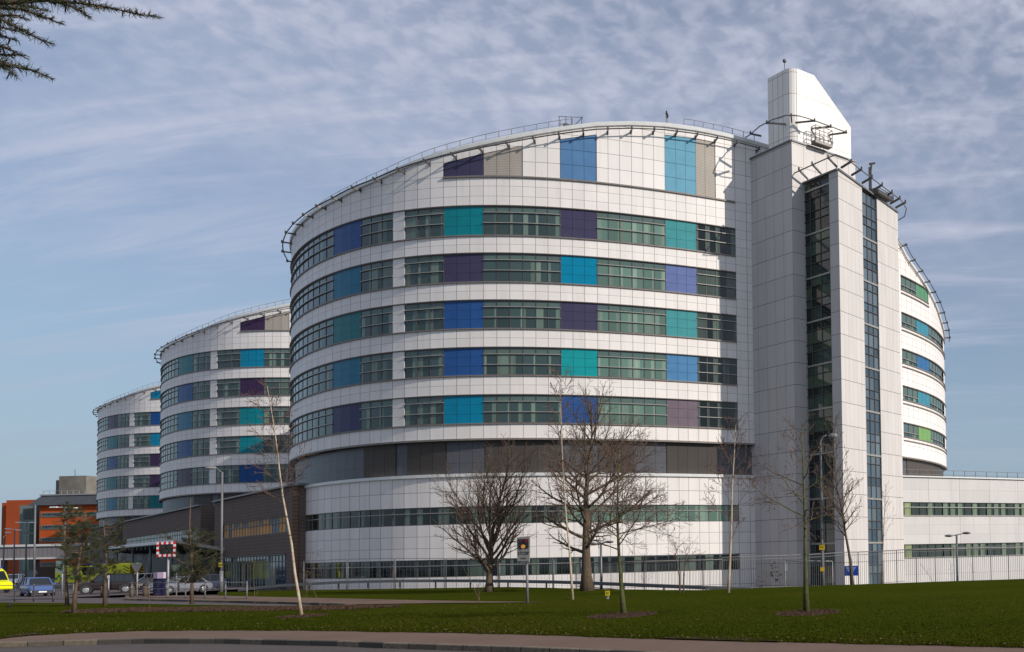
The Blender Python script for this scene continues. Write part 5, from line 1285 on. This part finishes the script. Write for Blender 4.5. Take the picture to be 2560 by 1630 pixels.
def text(body,size,loc,parent,mat,name='lettering',ax='C',w=None):
    c=bpy.data.curves.new(name,'FONT'); c.body=body; c.size=size; c.align_x='CENTER'; c.align_y='CENTER'; c.extrude=.002; tmp=bpy.data.objects.new(name,c); COL.objects.link(tmp)
    bpy.context.view_layer.update(); me=bpy.data.meshes.new_from_object(tmp.evaluated_get(bpy.context.evaluated_depsgraph_get())); bpy.data.objects.remove(tmp)
    me.name=name; me.transform(Matrix.Rotation(PI/2,4,'X')); me.materials.clear(); me.materials.append(mat); q=bpy.data.objects.new(name,me); COL.objects.link(q); q.parent=parent
    r=V(parent.location) if parent.parent is None else V(parent.parent.location); q.location=V(loc)-r; return q
for v,s_,tx in ((1368,.16,'H'),(1423,.12,'')):
    z=atY(2057,v,Yl).z; m=MB(); m.box(b.x-s_,b.x+s_,b.y-.13,b.y-.1,z-s_,z+s_,srgb(190,160,15)); pl_=m.build('hydrant_plate' if tx else 'yellow_plate',M['tint'],o)
    if tx: text('H',.27,(b.x,b.y-.135,z),pl_,M['black'])
def double_lamp(u,Y,vtop,label,du,tilt):
    b=gY(u,Y); o=thing('double_lamp',label,'street lamp',b,0,'double headed lamps'); t=atY(u,vtop,Y)
    m=MB(); m.tube([(b.x,b.y,b.z-.2),(b.x,b.y,b.z+1.1),(b.x,b.y,t.z)],[.10,.075,.07],8); m.build('pole',M['rail_grey'],o)
    m=MB(); w_=du*Y/F; m.bar((t.x-w_*.5,t.y,t.z-.02-tilt),(t.x+w_*.5,t.y,t.z-.02+tilt),.07,.06); m.build('cross_arm',M['rail_grey'],o)
    for s_ in (-1,1):
        m=MB(); m.lathe((t.x+s_*w_,t.y,t.z+s_*tilt*1.6),[(.02,-.30),(.10,-.24),(.16,-.05),(.16,.08),(.10,.24),(.02,.30)],12,'x',sy=1.0); 
        m.v=[(x,y,t.z+s_*tilt*1.6+(z-(t.z+s_*tilt*1.6))*.55) for x,y,z in m.v]; m.build('lamp_head',M['rail_grey'],o)
    return o
double_lamp(2394,63.5,1336,'double headed lamp on the grass crest before the low wing',22,.05)
double_lamp(1503,60.5,1357,'double headed lamp beside the thickest tree trunk',20,.03)
# stop sign
b=gpt(1319,1509); Ys=b.y; o=thing('warning_sign','grey light-signal sign reading STOP when lights show, on a tall pole','road sign',b)
m=MB(); m.tube([(b.x,b.y,-.1),(b.x-.03,b.y,atY(1317,1400,Ys).z)],.055,8); m.build('pole',M['steel'],o)
A=atY(1297,1342,Ys); B=atY(1328,1407,Ys); m=MB(); m.hexa([(A.x,Ys-.14,B.z),(B.x-.02,Ys-.14,B.z+.02),(B.x-.02,Ys-.08,B.z+.02),(A.x,Ys-.08,B.z)],[(A.x-.02,Ys-.14,A.z-.03),(B.x,Ys-.14,A.z+.02),(B.x,Ys-.08,A.z+.02),(A.x-.02,Ys-.08,A.z-.03)]); pn=m.build('panel',M['sign_grey'],o)
m=MB(); yy=Ys-.15; w_=B.x-A.x; cxs=(A.x+B.x)/2; zt_=A.z-.10; zb_=A.z-(A.z-B.z)*.44; m.box(A.x+.05,B.x-.05,yy-.02,yy,zb_,zt_); m.build('lamp_box',M['black'],pn)
for dx,dz,cc in ((-.15,.12,(.05,.02,.02)),(.14,.12,(.12,.01,.02)),(0,-.13,(.75,.36,.05))):
    m=MB(); m.lathe((cxs+dx,yy-.03,(zt_+zb_)/2+dz),[(.085,-.02),(.085,.01)],14,'y',col=cc); m.build('signal_lamp',M['tint'],pn)
zc=B.z+(A.z-B.z)*.36
text('STOP',.21,(cxs,yy-.005,zc),pn,M['black']); text('when',.13,(cxs,yy-.005,zc-.20),pn,M['black']); text('lights show',.105,(cxs,yy-.005,zc-.345),pn,M['black'])
# rear/front wig-wag with red and white border
b=gpt(419.6,1491); Yw=b.y; o=thing('level_signal_sign','black signal board with red and white chequered border on a pole','road sign',b)
m=MB(); m.tube([(b.x,b.y,-.1),(b.x,b.y,atY(420,1385,Yw).z)],.06,8); m.build('pole',M['steel_light'],o)
A=atY(397,1355,Yw); B=atY(444,1391,Yw); m=MB(); m.box(A.x,B.x,Yw-.16,Yw-.1,B.z,A.z); pn=m.build('board',M['black'],o)
m=MB(); nx_,nz_=8,6; bw=(B.x-A.x)/nx_; bh=(A.z-B.z)/nz_
for i in range(nx_):
    for k in range(nz_):
        if i in (0,nx_-1) or k in (0,nz_-1): m.box(A.x+i*bw,A.x+(i+1)*bw,Yw-.18,Yw-.16,B.z+k*bh,B.z+(k+1)*bh,(.6,.01,.015) if (i+k)%2==0 else (.75,.75,.75))
m.build('chequered_border',M['tint'],pn)
for dx,dz in ((-.27,.12),(.27,.12),(0,-.14)):
    m=MB(); m.lathe(((A.x+B.x)/2+dx,Yw-.18,(A.z+B.z)/2+dz),[(.14,-.03),(.14,.02)],14,'y',col=(.03,.025,.025)); m.build('signal_lamp',M['tint'],pn)
# purple pillar sign
Yp=gpt(395,1491).y; A=atY(383,1431,Yp); B=atY(408,1491,Yp); o=thing('pillar_sign','dark purple pillar sign with white top and lines of pale lettering','sign',V(((A.x+B.x)/2,Yp,0)))
zt_=A.z; m=MB(); m.box(A.x,B.x,Yp,Yp+.2,-.05,zt_-.42,srgb(26,22,56)); m.build('pillar',M['tint'],o); m=MB(); m.box(A.x,B.x,Yp,Yp+.2,zt_-.417,zt_,srgb(190,170,190)); m.build('top_panel',M['tint'],o)
m=MB(); rg=random.Random(6)
for k in range(9):
    z=zt_-.62-.12*k; m.box(A.x+.08,A.x+.08+(B.x-A.x-.16)*rg.uniform(.4,.95),Yp-.008,Yp,z,z+.03,(.12,.11,.19))
m.build('text_lines',M['tint'],o)
# give-way sign from behind
b=gpt(342.5,1490); o=thing('give_way_sign','back of a grey triangular give way sign on a pole','road sign',b); Yg=b.y
m=MB(); tz=atY(342,1407,Yg).z; m.tube([(b.x,Yg,-.1),(b.x,Yg,tz)],.045,7); m.build('pole',M['steel_light'],o)
m=MB(); s_=.42; m.hexa([(b.x-.05,Yg-.08,tz-.72),(b.x+.05,Yg-.08,tz-.72),(b.x+.05,Yg-.06,tz-.72),(b.x-.05,Yg-.06,tz-.72)],[(b.x-s_,Yg-.08,tz-.05),(b.x+s_,Yg-.08,tz-.05),(b.x+s_,Yg-.06,tz-.05),(b.x-s_,Yg-.06,tz-.05)]); m.build('plate',M['steel'],o)
# small plates on poles
for (u,v,u0,u1,v0,v1,c,lab) in ((155,1487,142,164,1402,1432,srgb(120,135,128),'blank pale green sign board on a pole beside the far pine'),(441,1488,432,450,1412,1429,srgb(90,105,98),'small pale sign pair on a pole right of the chequered signal'),(271,1492,266,275,1438,1446,srgb(190,190,196),'short white-topped post behind the bushy pine')):
    b=gpt(u,v); Y=b.y; o=thing('sign_post',lab,'sign',b); A=atY(u0,v0,Y); B=atY(u1,v1,Y)
    m=MB(); m.tube([(b.x,Y,-.1),(b.x,Y,A.z)],.045,7); m.build('pole',M['steel_light'],o); m=MB(); m.box(A.x,B.x,Y-.07,Y-.045,B.z,A.z,c); m.build('plate',M['tint'],o)
# distant lamps and masts on the left
def farlamp(u,Y,vtop,heads,label,r=.09):
    b=gY(u,Y); b.z=0; o=thing('tall_lamp',label,'street lamp',b,0,'distant lamp posts at the left'); t=atY(u,vtop,Y); m=MB(); m.tube([(b.x,Y,-.1),(b.x,Y,t.z)],[r,r*.7],7); m.build('pole',M['steel'],o)
    for du,dv in heads:
        h=atY(u+du,vtop+dv,Y); m=MB(); m.bar((t.x,t.y,t.z),(h.x,h.y,h.z),.06,.06); d=.5 if du>0 else -.5; m.hexa([(h.x-.35,Y-.12,h.z-.05),(h.x+.35,Y-.12,h.z-.05),(h.x+.35,Y+.12,h.z-.05),(h.x-.35,Y+.12,h.z-.05)],[(h.x-.25,Y-.1,h.z+.06),(h.x+.25,Y-.1,h.z+.06),(h.x+.25,Y+.1,h.z+.06),(h.x-.25,Y+.1,h.z+.06)]); m.build('lamp_head',M['cornice'],o)
farlamp(85,95,1262,[],'plain tall mast before the stair bay of the orange building',.10)
farlamp(64,105,1306,[(-16,0),(18,0)],'twin headed lamp left of the plain mast')
farlamp(34,115,1323,[(-14,-1),(12,2)],'twin headed lamp second from the left edge')
farlamp(8,120,1345,[(12,-14)],'leftmost single headed lamp at the picture edge')
farlamp(159,85,1268,[(-24,0),(26,2)],'tallest twin headed lamp rising behind the pair of pines')
# bollards, hydrant marker, blue notice
def bollard(u,v,label):
    b=gpt(u,v); o=thing('bollard',label,'bollard',b,0,'dark bollards at the junction'); m=MB(); m.lathe((b.x,b.y,-.05),[(.13,0),(.13,.82)],12); m.build('post',M['bark'],o); m=MB(); m.lathe((b.x,b.y,.77),[(.14,0),(.14,.1),(.07,.16)],12); m.build('cap',M['black'],o)
bollard(330,1494,'stout dark bollard at the kerb corner, left one'); bollard(363,1493,'stout dark bollard just left of the purple pillar sign'); bollard(257,1492,'stout dark bollard behind the bushy pine trunk')
b=gpt(1519,1499); o=thing('hydrant_marker','small yellow H hydrant marker on a short post in the grass','marker post',b); m=MB(); m.box(b.x-.04,b.x+.04,b.y,b.y+.06,-.05,.32); m.build('post',M['steel_light'],o)
zc=atY(1519,1483,b.y).z; m=MB(); m.box(b.x-.1,b.x+.1,b.y-.03,b.y,zc-.11,zc+.11,srgb(200,175,20)); pl_=m.build('plate',M['tint'],o); text('H',.17,(b.x,b.y-.035,zc),pl_,M['black'])
# ---- railings of vertical bars along the crest
fl=[(1440,1408),(1485,1406.5),(1550,1404),(1610,1401),(1700,1397),(1757,1395),(1806,1393.5),(1850,1391.5),(1905,1390),(1960,1388),(2010,1386.5),(2060,1384),(2110,1380.5),(2145,1380),(2195,1378),(2241,1375.5),(2290,1372),(2337,1371),(2384,1369),(2431,1367),(2476,1365.5),(2520,1364),(2570,1362),(2620,1360)]
fo=thing('metal_railings','long grey fence of thin vertical bars along the grass crest','fence',gY(2110,60))
def fY(u): p=atY(u,1400,60).x; return edgeY(p)+2.6
P=[]
for u,v in fl:
    Y=fY(u); t=atY(u,v,Y); P.append((V((t.x,Y,gz(t.x,Y)+.1)),V((t.x,Y,t.z))))
for k,(a,b) in enumerate(P):
    m=MB(); m.bar(a,b,.06,.06); m.build('post',M['steel'],fo)
for k in range(len(P)-1):
    (a0,a1),(b0,b1)=P[k],P[k+1]; m=MB(); n=max(6,int((b0-a0).length/.125)); m.bar(a1,b1,.05,.05); q=V((0,0,.18)); m.bar(a0+q,b0+q,.04,.04); m.bar(a1-q,b1-q,.03,.03)
    for i in range(1,n): x=a0.lerp(b0,i/n); y=a1.lerp(b1,i/n); m.bar(x,y,.020,.020)
    m.build('bar_panel',M['steel'],fo)
Yb_=fY(2127); A=atY(2110,1415,Yb_-.1); B=atY(2145,1439,Yb_-.1); o=thing('blue_notice_board','blue notice board with rows of white lettering fixed to the railings','sign',V((A.x,A.y,B.z)))
m=MB(); m.box(A.x,B.x,A.y-.03,A.y,B.z,A.z,srgb(12,58,150)); pl_=m.build('board',M['tint'],o); m=MB(); rg=random.Random(2)
for k in range(4):
    w_=(B.x-A.x)*(.38-.06*k); z=A.z-.10-.075*k; m.box((A.x+B.x)/2-w_,(A.x+B.x)/2+w_,A.y-.036,A.y-.03,z-.02,z+.012,(.35,.45,.7))
m.build('text_lines',M['tint'],pl_)
# ---- guard rail with flat top plate
go=thing('guard_rail','low guard rail with a broad flat grey top plate in front of the white wall','guard rail',gY(1200,68))
gl=[(600,1473,1483),(660,1466,1479),(700,1462,1477),(773,1458,1476),(846,1454,1475),(920,1452,1474),(1000,1450.5,1474),(1089,1450,1474),(1176,1450,1474),(1270,1451,1475),(1366,1452.5,1475),(1460,1455,1476),(1560,1459,1478),(1660,1463,1480),(1765,1467,1482),(1880,1471,1484)]
P=[]
for u,v,vb in gl: Y=edgeY(atY(u,1400,60).x)+.45; Y=min(Y,71.5); t=atY(u,v+2,Y); P.append(V((t.x,Y,t.z)))
m=MB()
for a,b in zip(P,P[1:]): m.bar(a,b,.34,.20); 
m.build('top_plate',M['rail_grey'],go)
for p in P[:-1]: m=MB(); m.bar((p.x,p.y,-.9),(p.x,p.y,p.z),.08,.08); m.build('post',M['rail_grey'],go)
# ---- tall temporary fence panels left of the railings
tf=[(758,1403),(868,1398),(987,1396),(1114,1396),(1248,1396),(1383,1398),(1454,1400)]
P=[]
for u,v in tf: Y=min(edgeY(atY(u,1400,64).x)+.9,72.5); t=atY(u,v,Y); P.append((V((t.x,Y,-.35)),V((t.x,Y,t.z))))
labs=['tall thin temporary fence panel beside the brick pier','tall temporary fence panel second from the brick pier','tall temporary fence panel third from the brick pier, left of the rounded tree','tall temporary fence panel behind the rounded tree trunk','tall temporary fence panel behind the stop sign','narrow temporary fence panel meeting the bar railings']
for k in range(len(P)-1):
    (a0,a1),(b0,b1)=P[k],P[k+1]; D=(b0-a0).normalized()*.06; o=thing('fence_panel',labs[k],'fence panel',a0,0,'temporary fence panels by the white wall'); m=MB()
    for x,y in ((a0+D,a1+D),(b0-D,b1-D)): m.tube([x,y],.03,6)
    m.bar(a1+D,b1-D,.03,.04); q=V((0,0,.25)); m.bar(a0+D+q,b0-D+q,.03,.03); m.build('frame',M['steel'],o); m=MB()
    n=max(3,int((b0-a0).length/.3))
    for i in range(1,n): x=(a0+D).lerp(b0-D,i/n); y=(a1+D).lerp(b1-D,i/n); m.bar(x,y,.006,.006)
    for i in range(1,9): x=(a0+D).lerp(a1+D,i/9); y=(b0-D).lerp(b1-D,i/9); m.bar(x,y,.006,.006)
    m.build('wire_mesh',M['steel'],o)
# pipe gate frame by the tower
Yq=58.5; o=thing('pipe_gate','pale rectangular pipe gate frame at the foot of the tower','gate',gY(2000,Yq)); m=MB(); A=atY(1963,1402,Yq); B=atY(2081,1403,Yq)
for p in (A,B): m.tube([(p.x,Yq,-.8),(p.x,Yq,p.z)],.035,6)
m.tube([(A.x,Yq,A.z),(B.x,Yq,B.z)],.035,6); A2=atY(1967,1404,Yq); m.tube([(A2.x,Yq,-.8),(A2.x,Yq,A2.z)],.02,6); m.build('frame',M['steel_light'],o)
# ---- pedestrian railings at the left junction
def railing(u0,v0,u1,v1,nb,label,hpx=44):
    a=gpt(u0,v0); b=gpt(u1,v1); o=thing('pedestrian_railing',label,'railing',a,0,'pedestrian railings at the junction'); h=1.02; P=[a.lerp(b,k/nb) for k in range(nb+1)]
    for p in P: m=MB(); m.tube([(p.x,p.y,-.1),(p.x,p.y,h+.05)],.036,7); m.build('post',M['steel'],o)
    m=MB()
    for z in (h-.02,h*.62): m.tube([(a.x,a.y,z),(b.x,b.y,z)],.022,6)
    m.tube([(a.x,a.y,.1),(b.x,b.y,.1)],.022,6); m.build('rails',M['steel'],o)
railing(-55,1502,183,1502,5,'grey railing across the far left, in front of the blue car')
railing(329,1496,617,1500,6,'grey railing in front of the parked cars and pillar sign')
# ---- birds
def bird(name,label,p,s,ang,pitch):
    o=thing(name,label,'bird',p); m=MB(); R=Matrix.Rotation(ang,3,'Z')@Matrix.Rotation(-pitch,3,'Y')
    sp_=[(-.20,-.01,.006,),(-.12,.0,.018),(-.07,.005,.040),(0,.01,.062),(.06,.015,.058),(.10,.035,.036),(.125,.055,.034),(.15,.062,.032),(.172,.060,.016),(.185,.058,.008),(.215,.052,.002)]
    H_=.11
    def tr(x,y,z): return V(p)+V((0,0,H_*s))+R@V((x*s,y*s,z*s))
    m.tube([tr(x,0,z) for x,z,r in sp_],[r*s for x,z,r in sp_],10)
    for sd in (-1,1):
        m.poly([tr(.06,sd*.058,.03),(tr(-.02,sd*.068,-.005)),tr(-.17,sd*.02,-.012),tr(-.08,sd*.045,.03)]); 
        f=V(p)+V((0,0,0))+R@V((.01*s,sd*.025*s,0)); f.z=p.z; m.tube([tr(0,sd*.025,-.04),(f.x,f.y,p.z+.01*s)],[.010*s,.005*s],5); 
        for t_ in (-.5,0,.5): g=R@V((math.cos(t_)*.04*s,math.sin(t_)*.04*s,0)); m.tube([(f.x,f.y,p.z+.012*s),(f.x+g.x,f.y+g.y,p.z+.006*s)],[.005*s,.003*s],4)
    m.build('body',M['feather'],o); return o
q=gpt(24,1521); q.z+=.02; bird('crow','black bird standing on the grass at the far left',q,1.0,0.1,math.radians(18))
c=dpt(34.3,-.45); c.z=topz(34.3)+.1; o=thing('roof_post','short pale post on the roof rim under a perched bird','post',c); m=MB(); m.bar(c,(c.x,c.y,c.z+.7),.12,.12); m.build('post',M['steel_light'],o); m=MB(); m.bar((c.x,c.y,c.z+.7),(c.x,c.y,c.z+.76),.2,.2); m.build('cap',M['steel'],o)
bird('pigeon','dark bird perched on the post at the highest part of the roof rim',V((c.x,c.y,c.z+.76)),2.0,2.6,math.radians(60))
# fallen leaves and litter scattered on the lawns
m=MB(); rg=random.Random(404)
for k in range(420):
    u=rg.uniform(-40,2600); top=lawnb(u)+2 if u<1360 else 1495; v=top+(lawnf(u)-top)*rg.random()
    if rg.random()<.5: v=lawnf(u)-abs(rg.gauss(0,5))+1
    p=gpt(u,v); a=rg.uniform(0,PI); s_=rg.uniform(.015,.04); dx,dy=math.cos(a)*s_,math.sin(a)*s_
    m.poly([(p.x-dx,p.y-dy,p.z+.035),(p.x+dy*.6,p.y-dx*.6,p.z+.045),(p.x+dx,p.y+dy,p.z+.05),(p.x-dy*.6,p.y+dx*.6,p.z+.06)])
o=m.build('leaf_litter',M['dryleaf'],None,V((0,0,0))); o['kind']='stuff'
# worn bare soil where the lawn meets the pavement
m=MB(); rg=random.Random(505)
for (uc,half,hh) in ((1800,150,7),(60,50,5)):
    n=40
    for k in range(n):
        u=uc-half+2*half*k/n; u2=uc-half+2*half*(k+1)/n; h=hh*math.sin(PI*k/n)**.6*(1+.25*math.sin(k*1.7)); h2=hh*math.sin(PI*(k+1)/n)**.6*(1+.25*math.sin((k+1)*1.7))
        a,b=gpt(u,lawnf(u)-h),gpt(u2,lawnf(u2)-h2); c_,d_=gpt(u2,lawnf(u2)+1.2),gpt(u,lawnf(u)+1.2); z=.034
        m.poly([(d_.x,d_.y,z),(c_.x,c_.y,z),(b.x,b.y,z),(a.x,a.y,z)])
o=m.build('bare_soil',M['mulch'],None,V((0,0,0))); o['kind']='structure'
